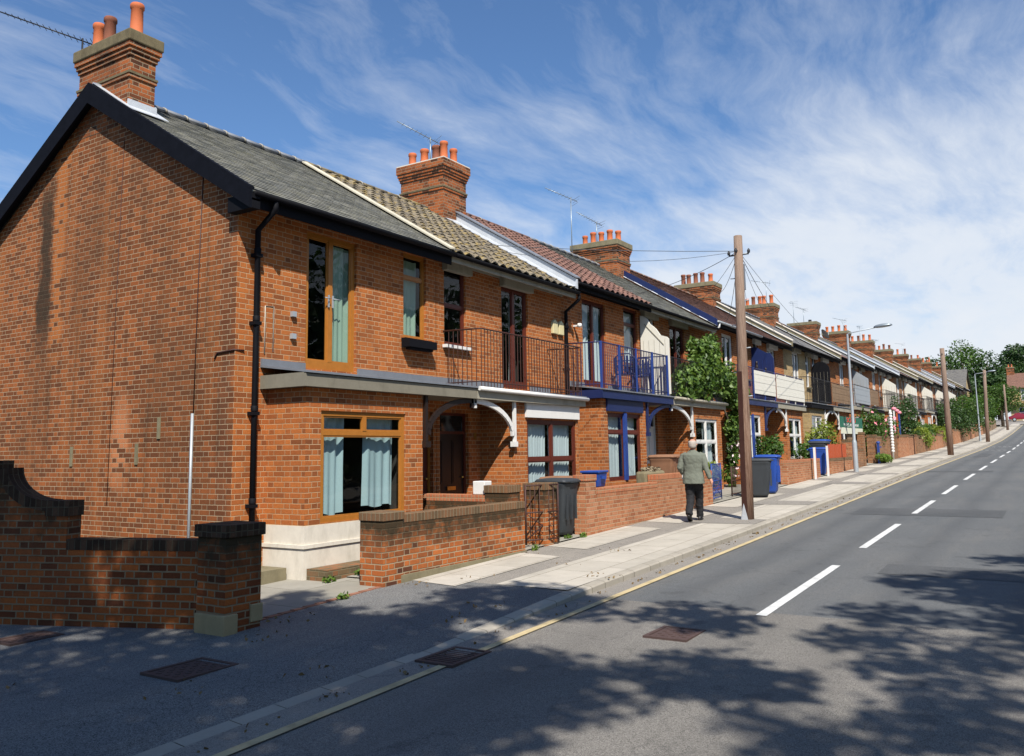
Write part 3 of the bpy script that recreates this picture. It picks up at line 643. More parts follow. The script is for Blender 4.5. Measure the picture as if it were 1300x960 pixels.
def chimney(parent, x0, x1, y0, y1, zbot, ztop, pots, capmat, near=True, style=0, name='chimney'):
    mb = MB(); e = .023
    H = ztop; ct = .20
    mb.box(x0, x1, y0, y1, zbot, H-.42)
    mb.box(x0-e, x1+e, y0-e, y1+e, H-.80, H-.72, 0)
    mb.box(x0-e, x1+e, y0-e, y1+e, H-.42, H-.35); mb.box(x0-2*e, x1+2*e, y0-2*e, y1+2*e, H-.35, H-.28); mb.box(x0-3*e, x1+3*e, y0-3*e, y1+3*e, H-.28, H-.20)
    if style == 1: mb.box(x0-4*e, x1+4*e, y0-4*e, y1+4*e, H-.20, H)
    ch = mb.build(name, MAT['chim'], parent)
    if style != 1: MB().box(x0-4*e, x1+4*e, y0-4*e, y1+4*e, H-.20, H).build('cap', capmat, ch, bevel=.02 if near else 0)
    else: MB().box(x0-3.6*e, x1+3.6*e, y0-3.6*e, y1+3.6*e, H, H+.03).build('cap', MAT['render'], ch)
    MB().box(x0-.035, x1+.035, y0-.035, y1+.035, H-.74, H-.70).build('string_course', MAT['lichen'], ch)
    for px, py, ph, pr, pm in pots:
        p = MB().lathe((px, py, H-.02), [(pr*1.25,0),(pr*1.2,.08),(pr*1.02,.10),(pr*.95,ph-.10),(pr*1.12,ph-.08),(pr*1.12,ph-.02),(pr*1.0,ph),(pr*.8,ph),(pr*.78,ph-.25)], 14 if near else 8)
        p.build('chimney_pot', pm, ch)
    return ch
def bracket(x0, x1, zb, y, mat, parent, up=2.68):
    """arched porch bracket between x0 (high, centre) and x1 (post); any sign"""
    mb = MB(); s = 1 if x1 > x0 else -1; d = .05
    L = abs(x1-x0); pts = []
    for i in range(11):
        t = i/10*PI/2; pts.append((x0+s*L*.93*math.sin(t), up-.03-.62*(1-math.cos(t))))
    for (a, b), (c, e) in zip(pts[:-1], pts[1:]):
        dx, dz = c-a, e-b; n = math.hypot(dx, dz); nx, nz = -dz/n*.045, dx/n*.045
        mb.extr([(a-nx,y,b-nz+zb),(c-nx,y,e-nz+zb),(c+nx,y,e+nz+zb),(a+nx,y,b+nz+zb)], (0,d,0))
    mb.box(min(x1-s*.07,x1), max(x1-s*.07,x1), y, y+d, zb+up-.78, zb+up); mb.box(min(x1-s*.12,x1+s*.02), max(x1-s*.12,x1+s*.02), y-.02, y+d+.02, zb+up-.86, zb+up-.76)
    mb.box(min(x0,x0+s*.06), max(x0,x0+s*.06), y, y+d, zb+up-.16, zb+up)
    return mb.build('porch_bracket', mat, parent)
def rail(parent, x0, x1, zb, mat, top=4.0, left=True, right=True, sp=.105, postm=None, posts=(), y=-.86, panel=None, name='balcony_rail'):
    mb = MB(); zt = zb+top; r = .011; zc = zb+2.93
    P = []
    if left: P.append((x0, 0, zt+.02))
    P += [(x0, y+.06, zt), (x0+.05, y, zt), (x1-.05, y, zt), (x1, y+.06, zt)]
    if right: P.append((x1, 0, zt+.02))
    mb.tube(P, .016, 6)
    P2 = [(a, b, zc+.09) for a, b, c in P]; mb.tube(P2, .012, 6)
    x = x0+.02
    while x < x1: mb.tube([(x,y,zc),(x,y,zt)], .0085, 5, cap=False); x += sp
    for sx, ok in ((x0, left), (x1, right)):
        if ok:
            q = y+.1
            while q < -.03: mb.tube([(sx,q,zc),(sx,q,zt)], .0085, 5, cap=False); q += sp
    o = mb.build(name, mat, parent)
    if posts:
        for px in posts: MB().box(px-.03, px+.03, y-.02, y+.02, zc-.02, zt+.02).build('post', postm or mat, o)
    return o
PX = [0, 9.55, 19.35, 28.9, 38.5, 48.1, 57.8, 67.4, 77.1, 86.8, 96.5, 106.2, 116]
ZB = [0, .24, .50, .70, .92, 1.12, 1.35, 1.62, 1.88, 2.22, 2.58, 3.0, 3.3]
AX = [4.65, 14.0, 24.3] + [p+4.75 for p in PX[3:12]]
ordn = ['first','second','third','fourth','fifth','sixth','seventh','eighth','ninth','tenth','eleventh','twelfth','thirteenth','fourteenth','fifteenth','sixteenth','seventeenth','eighteenth','nineteenth','twentieth','twenty-first','twenty-second','twenty-third','twenty-fourth']
HOUSES = []
def house(i, st):
    p = i//2; Rside = i % 2; ax = AX[p]; zb = ZB[p]; near = p < 2; mid = p < 4
    x0, x1 = (ax, PX[p+1]) if Rside else (PX[p], ax)
    base = gz((x0+x1)/2)
    t = thing('terraced_house', st['label'], 'house', ((x0+x1)/2, 0, base), 'houses of the brick terrace'); HOUSES.append(t)
    X = (lambda a, b: (ax+a, ax+b)) if Rside else (lambda a, b: (ax-b, ax-a))
    bm = MAT[st.get('brick', 'front')]; fr = MAT[st.get('frame', 'whitewood')]
    ud = st.get('fd', (2.17, 3.31)); uw = st.get('uw', (.30, .96)); ba = st.get('bay', (1.42, 4.05)); bw = st.get('bw', (1.86, 3.75)); dr = st.get('door', (.10, 1.02))
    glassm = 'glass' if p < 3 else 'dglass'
    # walls
    mb = MB(); ops = [(*X(*ud), zb+3.06, zb+5.24), (*X(*uw), zb+3.77, zb+5.34), (*X(*dr), zb+.16, zb+2.48)]
    if mid: ops.append((*X(ba[0]+.3, ba[1]-.25), zb+.4, zb+2.62, 1))
    wall_open(mb, x0, x1, base-.8, zb+5.50, ops, 0.)
    yb = 7.3
    e_ = 0 if i == 23 else .012
    mb.poly([(x1-e_,yb,base-.8),(x0,yb,base-.8),(x0,yb,zb+5.5),(x1-e_,yb,zb+5.5)])
    if i != 23: mb.poly([(x1-e_,0,base-.8),(x1-e_,yb,base-.8),(x1-e_,yb,zb+5.5),(x1-e_,0,zb+5.5)])
    mb.poly([(x1-e_,0,zb+5.5),(x1,0,zb+5.5),(x1,0,base-.8),(x1-e_,0,base-.8)]) if e_ else None
    if i == 23: mb.poly([(x1,0,base-.8),(x1,yb,base-.8),(x1,yb,zb+5.5),(x1,YR,zb+7.9),(x1,0,zb+5.5)])
    mb.build('wall', bm, t)
    if i == 0:
        gb = MB(); gb.poly([(0,yb,-.8),(0,0,-.8),(0,0,5.5),(0,YR,7.86),(0,yb,5.5)]); gb.build('gable_wall', MAT['gable'], t)
    # step in the roofline at the start of each pair
    if not Rside and i > 0:
        d = zb-ZB[p-1]
        sv = MB(); sv.poly([(x0,YR,ZR+zb),(x0,YE,ZE+zb),(x0,YE,ZE+zb-d-.05),(x0,YR,ZR+zb-d-.05)])
        sv.poly([(x0,0,zb+5.5),(x0,YE,zb+5.45),(x0,YE,zb+5.45-d),(x0,0,zb+5.5-d)])
        sv.build('step_wall', bm, t)
        vm = MAT[st.get('verge', 'leadlight')]; b = MB(); w = .05
        b.extr([(x0-w,YE-.04,ZE+zb+.03),(x0-w,YR,ZR+zb+.05),(x0-w,YR,ZR+zb-.16),(x0-w,YE-.04,ZE+zb-.20)], (w,0,0))
        b.build('bargeboard', vm, t)
        if st.get('capstrip', True):
            b = MB(); b.extr([(x0-.10,YE-.04,ZE+zb+.055),(x0+.12,YE-.04,ZE+zb+.075),(x0+.12,YR,ZR+zb+.095),(x0-.10,YR,ZR+zb+.075)], (0,0,.03)); b.build('verge_cement', MAT[st.get('capm', 'chimtop')], t)
    if Rside and st.get('flash'):
        w0, w1 = st['flash']; b = MB(); n = 14
        for k in range(n):
            f0, f1 = k/n, (k+1)/n; o = .045+.008*(k % 2)
            b.poly([(x1-w0-.04*(k%2),YE+(YR-YE)*f0-.5*o,ZE+zb+(ZR-ZE)*f0+.06),(x1-.05,YE+(YR-YE)*f0,ZE+zb+(ZR-ZE)*f0+.10),(x1-.05,YE+(YR-YE)*f1,ZE+zb+(ZR-ZE)*f1+.10),(x1-w0-.04*(k%2),YE+(YR-YE)*f1-.5*o,ZE+zb+(ZR-ZE)*f1+.06)])
        b.build('flashing', MAT['leadlight'], t)
    roof(t, x0-(.12 if i == 0 else 0), x1, zb, st['roof'], near=p < 3)
    if i in (0, 1): 
        if i == 0:
            b = MB(); b.extr([(ax-.10,YE-.02,ZE+zb+.04),(ax+.05,YE-.02,ZE+zb+.06),(ax+.05,YR,ZR+zb+.08),(ax-.10,YR,ZR+zb+.06)], (0,0,.03)); b.build('party_line_cement', plain('verge_mortar', (.48,.44,.34), .9, .25, 5., grime=.3), t)
    # eaves
    em = MAT[st.get('eave', 'black')]
    MB().box(x0, x1-.01, YE+.02, YE+.05, zb+(5.22 if i == 0 else 5.28), zb+5.43).build('fascia', em, t)
    s = MB(); s.poly([(x0,YE+.04,zb+5.40),(x0,0,zb+5.40),(x1,0,zb+5.40),(x1,YE+.04,zb+5.40)]); s.box(x0,x1,-.02,.0-.003,zb+5.36,zb+5.40); s.build('soffit', MAT['black'] if em == MAT['black'] else MAT['cream'], t)
    gt = MB(); pr = [(YE-.05+.06*math.cos(a), zb+5.42+.06*math.sin(a)) for a in [PI+PI*k/6 for k in range(7)]]
    gt.loft([[(x, y_, z_) for y_, z_ in pr]+[(x, y_, z_+.008) for y_, z_ in [(pr[6][0]-.008, pr[6][1]), (pr[0][0]+.008, pr[0][1])]] for x in (x0-(.1 if i == 0 else 0), x1)], 0)
    gt.build('gutter', MAT[st.get('gut', 'black')], t)
    # upper openings
    a, b = X(*ud); z0, z1 = zb+3.06, zb+5.24
    f2 = MAT[st.get('fdframe', st.get('frame', 'whitewood'))]
    w = window(t, a+.005, b-.005, z0, z1, .05, f2, (.5,), () , .075, None, None, glassm, 'french_door', low=.06)
    if i == 0:
        for q in (-1, 1):
            h_ = MB(); xc = (a+b)/2+q*.045; h_.box(xc-.012, xc+.012, .02, .04, z0+1.02, z0+1.22); h_.tube([(xc,.025,z0+1.16),(xc+q*.0,-.01,z0+1.16),(xc+q*.12,-.012,z0+1.16)], .009, 6); h_.build('handle', MAT['grey'], w)
    cur = st.get('fdcurt')
    if cur and mid:
        cm, parts = cur
        for q, (u, v) in enumerate(parts): curtain(a+(b-a)*u, a+(b-a)*v, z0+.1, z1-.1, .16, MAT[cm], w, 3, .1, q+i)
    if p < 3:
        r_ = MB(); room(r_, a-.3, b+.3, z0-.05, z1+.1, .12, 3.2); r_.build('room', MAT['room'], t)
    a, b = X(*uw); z0, z1 = zb+3.77, zb+5.34
    w = window(t, a+.005, b-.005, z0, z1, .05, fr, (), (st.get('uwh', .72),), .055, None, MAT[st.get('sill', 'stone')], glassm)
    if st.get('uwcurt') and mid: curtain(a+.12, b-.04, z0+.05, z1-.1, .17, MAT[st['uwcurt']], w, 2.5, .15, i)
    if p < 3:
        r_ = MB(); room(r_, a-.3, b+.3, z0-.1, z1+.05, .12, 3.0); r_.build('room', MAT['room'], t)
    if st.get('head'):
        for u in (ud, uw):
            a, b = X(*u); MB().box(a-.06, b+.06, -.13, -.004, zb+5.20, zb+5.395).build('window_head', MAT[st['head']], t)
    # ground floor: door, bay, canopy
    a, b = X(*dr)
    door(t, a+.002, b-.002, zb+.16, zb+2.48, .105, MAT[st.get('doorm', 'whitewood')], fr, near=mid)
    MB().box(a-.1, b+.1, -.35, .10, base-.1, zb+.155).build('step', MAT['stone'], t)
    a, b = X(*ba); w0, w1 = X(*bw); yb_ = -.80; zt = zb+2.68
    mb = MB(); pl = zb+.74 if st.get('plinth') else base-.5
    z0w, z1w = zb+.76, zb+2.36
    wall_open(mb, a, b, pl, zt, [(w0, w1, z0w, z1w)], yb_)
    mb.poly([(a,0,pl),(a,yb_,pl),(a,yb_,zt),(a,0,zt)]); mb.poly([(b,yb_,pl),(b,0,pl),(b,0,zt),(b,yb_,zt)])
    bay = mb.build('bay', bm, t)
    if st.get('plinth'):
        q = MB(); e = .025; q.box(a-e, b+e, yb_-e, .0-.003, base-.5, zb+.44, 0, None, 'k'); q.box(a-.012, b+.012, yb_-.012, -.003, zb+.49, zb+.745, 0, None, 'k')
        q.extr([(a-e,yb_-e,zb+.44),(b+e,yb_-e,zb+.44),(b+.04,yb_-.04,zb+.465),(a-.04,yb_-.04,zb+.465)], (0,0,.0)) 
        q.box(a-.045, b+.045, yb_-.045, -.003, zb+.44, zb+.49)
        q.build('plinth', MAT['render'], bay)
    gf = MAT[st.get('bframe', st.get('frame', 'whitewood'))]
    w = window(bay, w0+.005, w1-.005, z0w, z1w, yb_+.03, gf, st.get('bv', (.5,)), (st.get('bh', .58),), .07, st.get('bsplit'), None if not st.get('bsill') else MAT[st['bsill']], glassm, sillz=.07)
    if i in (2, 4): xm = (w0+w1)/2; MB().box(xm-.07, xm+.07, yb_-.03, yb_+.028, z0w, z1w+.02).build('window_post', MAT['brightblue'], w)
    if mid and st.get('bcurt'):
        cm, parts = st['bcurt']
        for q, pp in enumerate(parts):
            u, v, zz0 = pp if len(pp) == 3 else (*pp, .06)
            curtain(w0+(w1-w0)*u, w0+(w1-w0)*v, z0w+zz0, z1w-.06, yb_+.17, MAT[cm], bay, st.get('cw', 4), .08, q+i*3)
    if p < 3:
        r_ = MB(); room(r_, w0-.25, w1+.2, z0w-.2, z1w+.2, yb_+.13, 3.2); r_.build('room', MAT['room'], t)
    c0, c1 = X(-.0, ba[1]+.14); cy = -.93
    cm = MAT[st.get('canopy', 'cream')]; s = MB()
    s.extr([(c0,0,zb+3.035),(c0,cy-.03,zb+2.905),(c0,cy-.03,zb+2.875),(c0,0,zb+3.005)], (c1-c0,0,0)); can = s.build('canopy', MAT['lead'], t)
    s = MB(); s.box(c0+.002, c1-.002, cy, cy+.035, zb+2.685, zb+2.865); s.box(c0+.002, c1-.002, cy+.035, -.003, zb+2.685, zb+2.70)
    if Rside: s.box(c1-.035, c1-.003, cy+.035, -.003, zb+2.70, zb+2.88)
    else: s.box(c0+.003, c0+.035, cy+.035, -.003, zb+2.70, zb+2.88)
    s.build('canopy_fascia', cm, can)
    if st.get('gutter2'):
        MB().tube([(c0,cy-.05,zb+2.87),(c1+.03,cy-.05,zb+2.84)], .04, 8).build('canopy_gutter', MAT[st['gutter2']], can)
    if st.get('bhead'):
        MB().box(w0-.08, w1+.08, yb_-.05, yb_-.003, zb+2.40, zb+2.68).build('window_head', MAT[st['bhead']], bay)
    e0, e1 = X(*ud)
    for u, v in [(c0+.0, e0-.02), (e1+.02, c1)]:
        if v-u > .1 and st.get('flashwall', near): MB().box(u, v, -.035, -.003, zb+3.03, zb+3.13).build('flashing', MAT['lead'], can)
    bm_ = MAT[st.get('bracket', 'whitewood')]
    if Rside: bracket(ax+.02, ax+ba[0]-.005, zb, -.86, bm_, t)
    else: bracket(ax-.02, ax-ba[0]+.005, zb, -.86, bm_, t)
    # balcony rail
    rl = st.get('rail')
    if rl:
        u, v = X(*rl.get('x', (.08, 4.15)))
        ro = rail(t, u, v, zb, MAT[rl.get('m', 'ironblk')], left=rl.get('l', not Rside or True), right=rl.get('r', True), postm=MAT[rl['pm']] if rl.get('pm') else None, posts=[u+(v-u)*q for q in rl.get('posts', ())], sp=rl.get('sp', .105 if p < 3 else .2))
        for q, (u0, u1, pm, zz0, zz1) in enumerate(rl.get('panels', ())):
            pb = MB(); A, B = u+(v-u)*u0, u+(v-u)*u1; nb = 6
            for k in range(nb):
                za, zz = zb+zz0+(zz1-zz0)*k/nb, zb+zz0+(zz1-zz0)*(k+1)/nb
                pb.box(A, B, -.905-.006*(k % 2), -.885, za, zz-.004)
            pb.build('panel', MAT[pm], ro)
    # downpipe
    if st.get('pipe') is not None:
        px = st['pipe']; pb = MB(); zz = zb+5.30
        pb.tube([(px,YE-.04,zz+.06),(px,YE-.04,zz-.05),(px,-.08,zz-.30),(px,-.08,zb+3.3),(px,-.08,base+.1)], .042, 8)
        for q in (zb+4.6, zb+2.3, zb+1.0, zb+3.6): pb.box(px-.06, px+.06, -.13, -.003, q, q+.05); pb.lathe((px,-.08,q+.06), [(.05,0),(.052,.07),(.042,.075)], 8)
        pb.build('downpipe', MAT[st.get('pipem', 'black')], t)
    return t
def screen(p, label, mat, shape=0, name='balcony_screen'):
    x = AX[p]; zb = ZB[p]; z0 = zb+2.98
    if shape == 0:  pr = [(-.03,z0),(-.86,z0),(-.86,zb+4.50),(-.80,zb+4.56),(-.62,zb+4.62),(-.50,zb+4.80),(-.42,zb+4.88),(-.32,zb+4.96),(-.25,zb+5.10),(-.12,zb+5.20),(-.03,zb+5.22)]
    elif shape == 1: pr = [(-.03,z0),(-.86,z0),(-.86,zb+4.55),(-.75,zb+4.75),(-.6,zb+4.78),(-.4,zb+4.90),(-.22,zb+5.02),(-.03,zb+5.02)]
    elif shape == 2: pr = [(-.03,z0),(-.86,z0)]+[(-.445-.415*math.cos(a), zb+4.55+.45*math.sin(a)) for a in [PI*k/10 for k in range(11)]]
    else: pr = [(-.03,z0),(-.86,z0),(-.86,zb+4.55),(-.03,zb+5.15)]
    mb = MB(); mb.extr([(x-.03, a, b) for a, b in pr][::-1], (.06,0,0))
    o = mb.build(name, MAT[mat], at=(x,-.4,z0), label=label, cat='screen', group='screens dividing the balconies')
    b = MB()
    for k in range(5): b.box(x-.037, x-.0305, -.12-k*.16, -.115-k*.16, z0+.02, zb+4.5)
    if shape == 0: b.extr([(x-.045,-.16,zb+4.98),(x-.045,-.72,zb+4.36),(x-.045,-.72,zb+4.33),(x-.045,-.16,zb+4.95)], (.012,0,0))
    b.build('batten', MAT['cream'] if mat != 'bluepaint' else MAT['brightblue'], o)
    return o
P1, P2_ = MAT['pot'], MAT['pot2']
H = [None]*24
H[0] = dict(label='end house with the big brick gable wall, grey slate roof and golden oak window frames', roof='slate', frame='oak', fdcurt=('sagecurt', ((.54,.97),)), uwcurt='sagecurt', doorm='mahog', plinth=True, bv=(), bsplit=.5, bh=.80, bcurt=('bluecurt', ((.02,.33,.10),(.57,.95,.16))), bracket='darkdoor', pipe=.30, canopy='fascia', flashwall=True, sill='black', cw=3)
H[1] = dict(label='house with mossy yellow-lichened pantiles, mahogany windows and a rusty brown balcony rail', roof='moss', frame='mahog', head='cream', gutter2='whitewood', bhead='whitewood', bh=.5, doorm='darkdoor', uwcurt=None, fdcurt=('net', ((.52,.72),)), bcurt=('net', ((.02,.48),(.52,.98))), fd=(2.25,3.33), uw=(.25,.97), bw=(1.90,3.96), eave='cream', sill='whitewood', uwh=.5, rail=dict(m='iron', x=(.22,4.15)), flash=(.50,.0), pipe=9.60-.02, cw=7)
H[2] = dict(label='house with red-brown pantiles, bright blue ground floor window post and navy canopy', roof='red', frame='mahog', fdcurt=('net', ((.03,.47),(.54,.97))), fd=(2.16,3.45), uw=(.15,1.05), bay=(1.63,4.17), bw=(1.94,3.82), bh=.72, canopy='bluepaint', bracket='bluepaint', bhead='bluepaint', bcurt=('net', ((.02,.48),(.52,.98))), uwcurt='net', doorm='whitewood', rail=dict(m='railblue', x=(.20,4.20), pm='brightblue', posts=(0.,.245,.49,.745,1.)), verge='leadlight', capm='lead', cw=7, flashwall=True)
H[3] = dict(label='house with a smooth grey slate roof whose balcony is buried under a climbing plant', roof='slate', frame='whitewood', fdframe='mahog', head='cream', fd=(2.2,3.4), uw=(.15,1.05), bay=(1.63,4.17), bw=(1.94,3.82), canopy='cream', gutter2='cream', flash=(.05,.0), rail=dict(m='ironblk', x=(.1,4.2)), bcurt=('net', ((.5,.98),)), eave='cream')
H[4] = dict(label='house behind the wooden pole, with brown roof, navy bargeboard and bright blue door', roof='brown', verge='bluepaint', capstrip=False, frame='whitewood', canopy='bluepaint', bracket='bluepaint', doorm='brightblue', gut='grey', rail=dict(m='railblue', pm='brightblue', posts=(.0,.35,.68,1.), panels=((.36,.99,'screenwhite',3.10,3.92),)), pipe=19.5, pipem='whitewood', bcurt=('net', ((.5,.98),)))
H[5] = dict(label='house with white boarded balcony front, white panelled door and white porch bracket', roof='brown', frame='whitewood', head='whitewood', canopy='cream', rail=dict(m='railblue', pm='screenwhite', posts=(.33,.66,1.), panels=((.0,1.,'screenwhite',3.05,3.95),)), flash=(.30,.0), doorm='whitewood', bcurt=('net', ((.5,.98),)))
H[6] = dict(label='house of yellow stock brick, only yellow one in the terrace', brick='stock', roof='slate2', frame='whitewood', head='cream', canopy='black', bracket='whitewood', rail=dict(m='ironblk'), verge='chimtop', capm='render')
H[7] = dict(label='red house with dark weathered balcony panels, behind the grey lamp post', roof='slate2', frame='whitewood', head='whitewood', rail=dict(m='ironblk', panels=((.0,.95,'oldwood',3.1,3.95),)), flash=(.35,0), canopy='cream')
fill = {8: ('red house with plain grey balcony panels, just beyond the lamp post', dict(roof='brown', rail=dict(m='ironblk', panels=((.0,1.,'grey',3.05,3.95),)))),
 9: ('red house with an open black balcony rail, rose arch in front', dict(roof='slate2', rail=dict(m='ironblk', panels=((.0,.6,'oldwood',3.1,3.95),)), flash=(.3,0)))}
for k in range(8, 24):
    if k in fill: d = dict(label=fill[k][0], **fill[k][1])
    else:
        d = dict(label='%s house along the terrace from the gable wall, %s' % (ordn[k], 'white framed windows and black balcony rail' if k < 20 else 'brown brick front without a white screen'), roof=['slate2','brown','slate2','slate2'][k % 4], rail=dict(m='ironblk'))
        if k % 2: d['flash'] = (.3, 0)
    d.setdefault('head', 'whitewood' if k % 3 else 'cream'); d['verge'] = ['chimtop','leadlight','leadlight','chimtop'][(k//2) % 4]; d['capm'] = ['render','chimtop','leadlight','render'][(k//2) % 4]
    d['doorm'] = ['whitewood','darkdoor','mahog','bluepaint'][k % 4]; d['canopy'] = ['cream','black','cream','black'][k % 4]; d['eave'] = 'black'
    if k >= 18: d['brick'] = 'brown'
    elif k % 5 == 2: d['brick'] = 'brown'
    H[k] = d
for i in range(24): house(i, H[i])
# chimneys belong to the house that starts each pair
h0 = HOUSES[0]
chimney(h0, -.005, .47, 2.78, 4.25, 7.2, 8.80, [(.23,4.12,.62,.095,P1), (.23,3.78,.64,.10,P2_), (.24,3.02,.66,.105,P1)], MAT['lichen'])
chimney(HOUSES[2], 8.93, 9.93, 3.05, 4.44, 7.4, 9.22, [(9.18,4.25,.46,.10,P1),(9.20,3.86,.50,.105,P1),(9.66,4.25,.42,.09,P1),(9.22,3.48,.52,.115,P2_),(9.62,3.55,.40,.09,P1),(9.62,3.22,.50,.095,P1),(9.2,3.22,.58,.10,P1)], MAT['lichen'], style=1)
chimney(HOUSES[4], 18.75, 19.85, 2.88, 4.60, 7.7, 9.08, [(19.3,3.05,.45,.10,P1),(19.3,3.38,.53,.105,P1),(19.3,3.72,.50,.10,P1),(19.3,4.05,.54,.10,P1),(19.3,4.38,.46,.095,P1)], MAT['chimtop'])
MB().box(19.86, 20.28, 3.3, 4.5, 7.9, 8.86).build('side_stack', MAT['chim'], HOUSES[4]); MB().box(19.84, 20.36, 3.22, 4.58, 8.862, 9.02).build('side_stack_cap', MAT['chimtop'], HOUSES[4], bevel=.03)
for p in range(3, 12):
    x = PX[p]; zt = ZB[p]+[0,0,0,8.42,8.55,8.50,8.75,8.75,8.65,8.7,8.7,8.65][p]; rd = random.Random(p*3)
    n = [0,0,0,5,5,1,4,4,4,3,3,3][p]; pots = []
    for k in range(n):
        mm = P1 if rd.random() < .6 else P2_
        if n == 1: pots.append((x-.2, 3.2, .18, .09, MAT['ironblk'])); continue
        pots.append((x+rd.uniform(-.22,.22), 3.02+1.3*k/max(1,n-1), rd.uniform(.42,.62), .10, mm))
    chimney(HOUSES[2*p], x-.48, x+.5, 2.80, 4.50, ZB[p]+7.2, zt, pots, MAT['chimtop'], near=p < 6)
chimney(HOUSES[23], PX[12]-.5, PX[12]-.03, 2.8, 4.4, 10.3, 11.9, [(PX[12]-.25,3.2,.5,.1,P1),(PX[12]-.25,3.9,.5,.1,P1)], MAT['chimtop'], near=False)
# extras on the end house
b = MB(); s_ = (ZR-ZE)/(YR-YE)                               # black bargeboards
for sg in (1, -1):
    y_e = YE-.06 if sg == 1 else 2*YR-YE+.06; zt0 = ZE-.0; 
    def zz(y): return ZR - abs(YR-y)*s_
    A = [(-.20,YR,ZR+.02),(-.20,y_e,zz(y_e)+.02),(-.20,y_e,zz(y_e)-.25),(-.20,YR,ZR-.30)]
    b.extr(A if sg == -1 else A[::-1], (.05,0,0))
    b.extr([(-.20,YR,ZR+.022),(-.20,y_e,zz(y_e)+.022),(-.20,y_e,zz(y_e)+.062),(-.20,YR,ZR+.062)], (.09,0,0))
    b.extr([(-.15,YR,ZR-.12),(-.15,y_e,zz(y_e)-.10),(-.15,y_e,zz(y_e)-.13),(-.15,YR,ZR-.15)], (.15,0,0))
b.build('bargeboard', MAT['bargeblack'], h0)
b = MB(); b.box(-.15, -.002, YE-.06, .05, 5.18, 5.40); b.build('eave_box', MAT['black'], h0)
b = MB()
for k in range(5): 
    y = 2.72+k*.0
b.extr([(-.12,2.55,7.98-(YR-2.55)*s_+.055),(.60,2.55,7.98-(YR-2.55)*s_+.055),(.60,YR,8.06),(-.12,YR,8.06)], (0,0,.012))
for k in range(4): b.box(.472, .50, 2.76+k*.2, 2.96+k*.2, 7.40+k*.13, 7.62+k*.13)
b.box(-.03, .50, 2.745, 2.775, 7.35, 7.60)
b.build('flashing', MAT['leadlight'], h0)
b = MB(); b.tube([(-.025,.86,0.),(-.025,.86,2.35)], .022, 8); b.build('conduit', MAT['grey'], h0)
b = MB(); b.tube([(-.008,.86,2.35),(-.008,.84,4.2),(-.008,.80,5.95)], .008, 6); b.tube([(-.006,2.9,1.0),(-.006,2.88,4.),(-.006,2.85,6.9)], .005, 6)
b.tube([(-.012,.42,3.12),(-.014,.36,3.20),(-.014,.0,3.22),(.15,-.014,3.22)], .013, 6); b.build('cable', MAT['iron'], h0)
for y, z in ((3.9,1.6),(2.15,1.62),(1.62,2.0)): MB().box(-.018, -.002, y, y+.07, z, z+.32).build('wall_patch', MAT['stone'], h0)
for z in (3.82, 3.48): MB().box(1.02,1.10,-.06,-.002,z,z+.08).build('pipe_stub', MAT['grey'], h0)
b = MB(); b.tube([(.53,-.004,3.2),(.53,-.004,3.92),(.69,-.004,3.93),(.69,-.004,3.25)], .009, 5); b.build('mortar_trace', plain('old_mortar', (.45,.40,.32), .9, .3, 9., grime=.6), h0)
h1 = HOUSES[1]
for k, xx in enumerate((8.98, 9.27)):
    b = MB(); b.extr([(xx,-.002,4.42),(xx+.22,-.002,4.42),(xx+.22,-.002,4.68),(xx+.11,-.002,4.76),(xx,-.002,4.68)], (0,-.07,0)); b.build('alarm_box', plain('yellowed_plastic', (.62,.54,.30), .5), h1, bevel=.01)
b = MB(); b.lathe((10.1,-.16,4.72), [(.001,-.05),(.05,-.04),(.06,0),(.05,.05),(.001,.06)], 10); b.box(10.07,10.13,-.14,-.002,4.70,4.74); b.build('security_lamp', MAT['whitewood'], HOUSES[2])
b = MB(); b.box(5.84,5.92,-.012,-.002,1.98,2.10); b.build('house_number', MAT['brass'], h1)
# second tile colour band and window box
b = MB(); b.box(3.62, 4.42, -.20, -.02, 3.60, 3.74); b.box(3.70,4.34,-.17,-.05,3.56,3.60); b.build('window_box', MAT['black'], at=(4.02,-.1,3.6), label='empty black window box under the oak framed upper window', cat='window box')
screen(1, 'cream scalloped timber screen beside the blue balcony chairs', 'screenwhite', 0)
s2 = screen(2, 'blue painted balcony screen with painted figures, right of the wooden pole', 'bluepaint', 1)
b = MB(); x = AX[2]-.04
for y, z, m in ((-.22,4.55,0),(-.55,4.28,0)):
    b.lathe((x, y, z+.0), [(.002,0),(.05,.01),(.06,.25),(.03,.30),(.04,.34),(.035,.42),(.002,.44)], 8, 0)
b.build('painted_figure', MAT['darkdoor'], s2)
screen(3, 'dark arched balcony screen on the yellow brick house', 'black', 2)
screen(4, 'grey timber balcony screen beyond the lamp post', 'grey', 3)
for p, l in ((5,'large white balcony screen above the rose garden, nearest of the plain white ones'),(6,'second plain white balcony screen up the hill'),(7,'third plain white balcony screen up the hill'),(8,'fourth plain white balcony screen, left of the middle telegraph pole'),(9,'fifth plain white balcony screen, just right of the middle telegraph pole')):
    screen(p, l, 'screenwhite', 3)
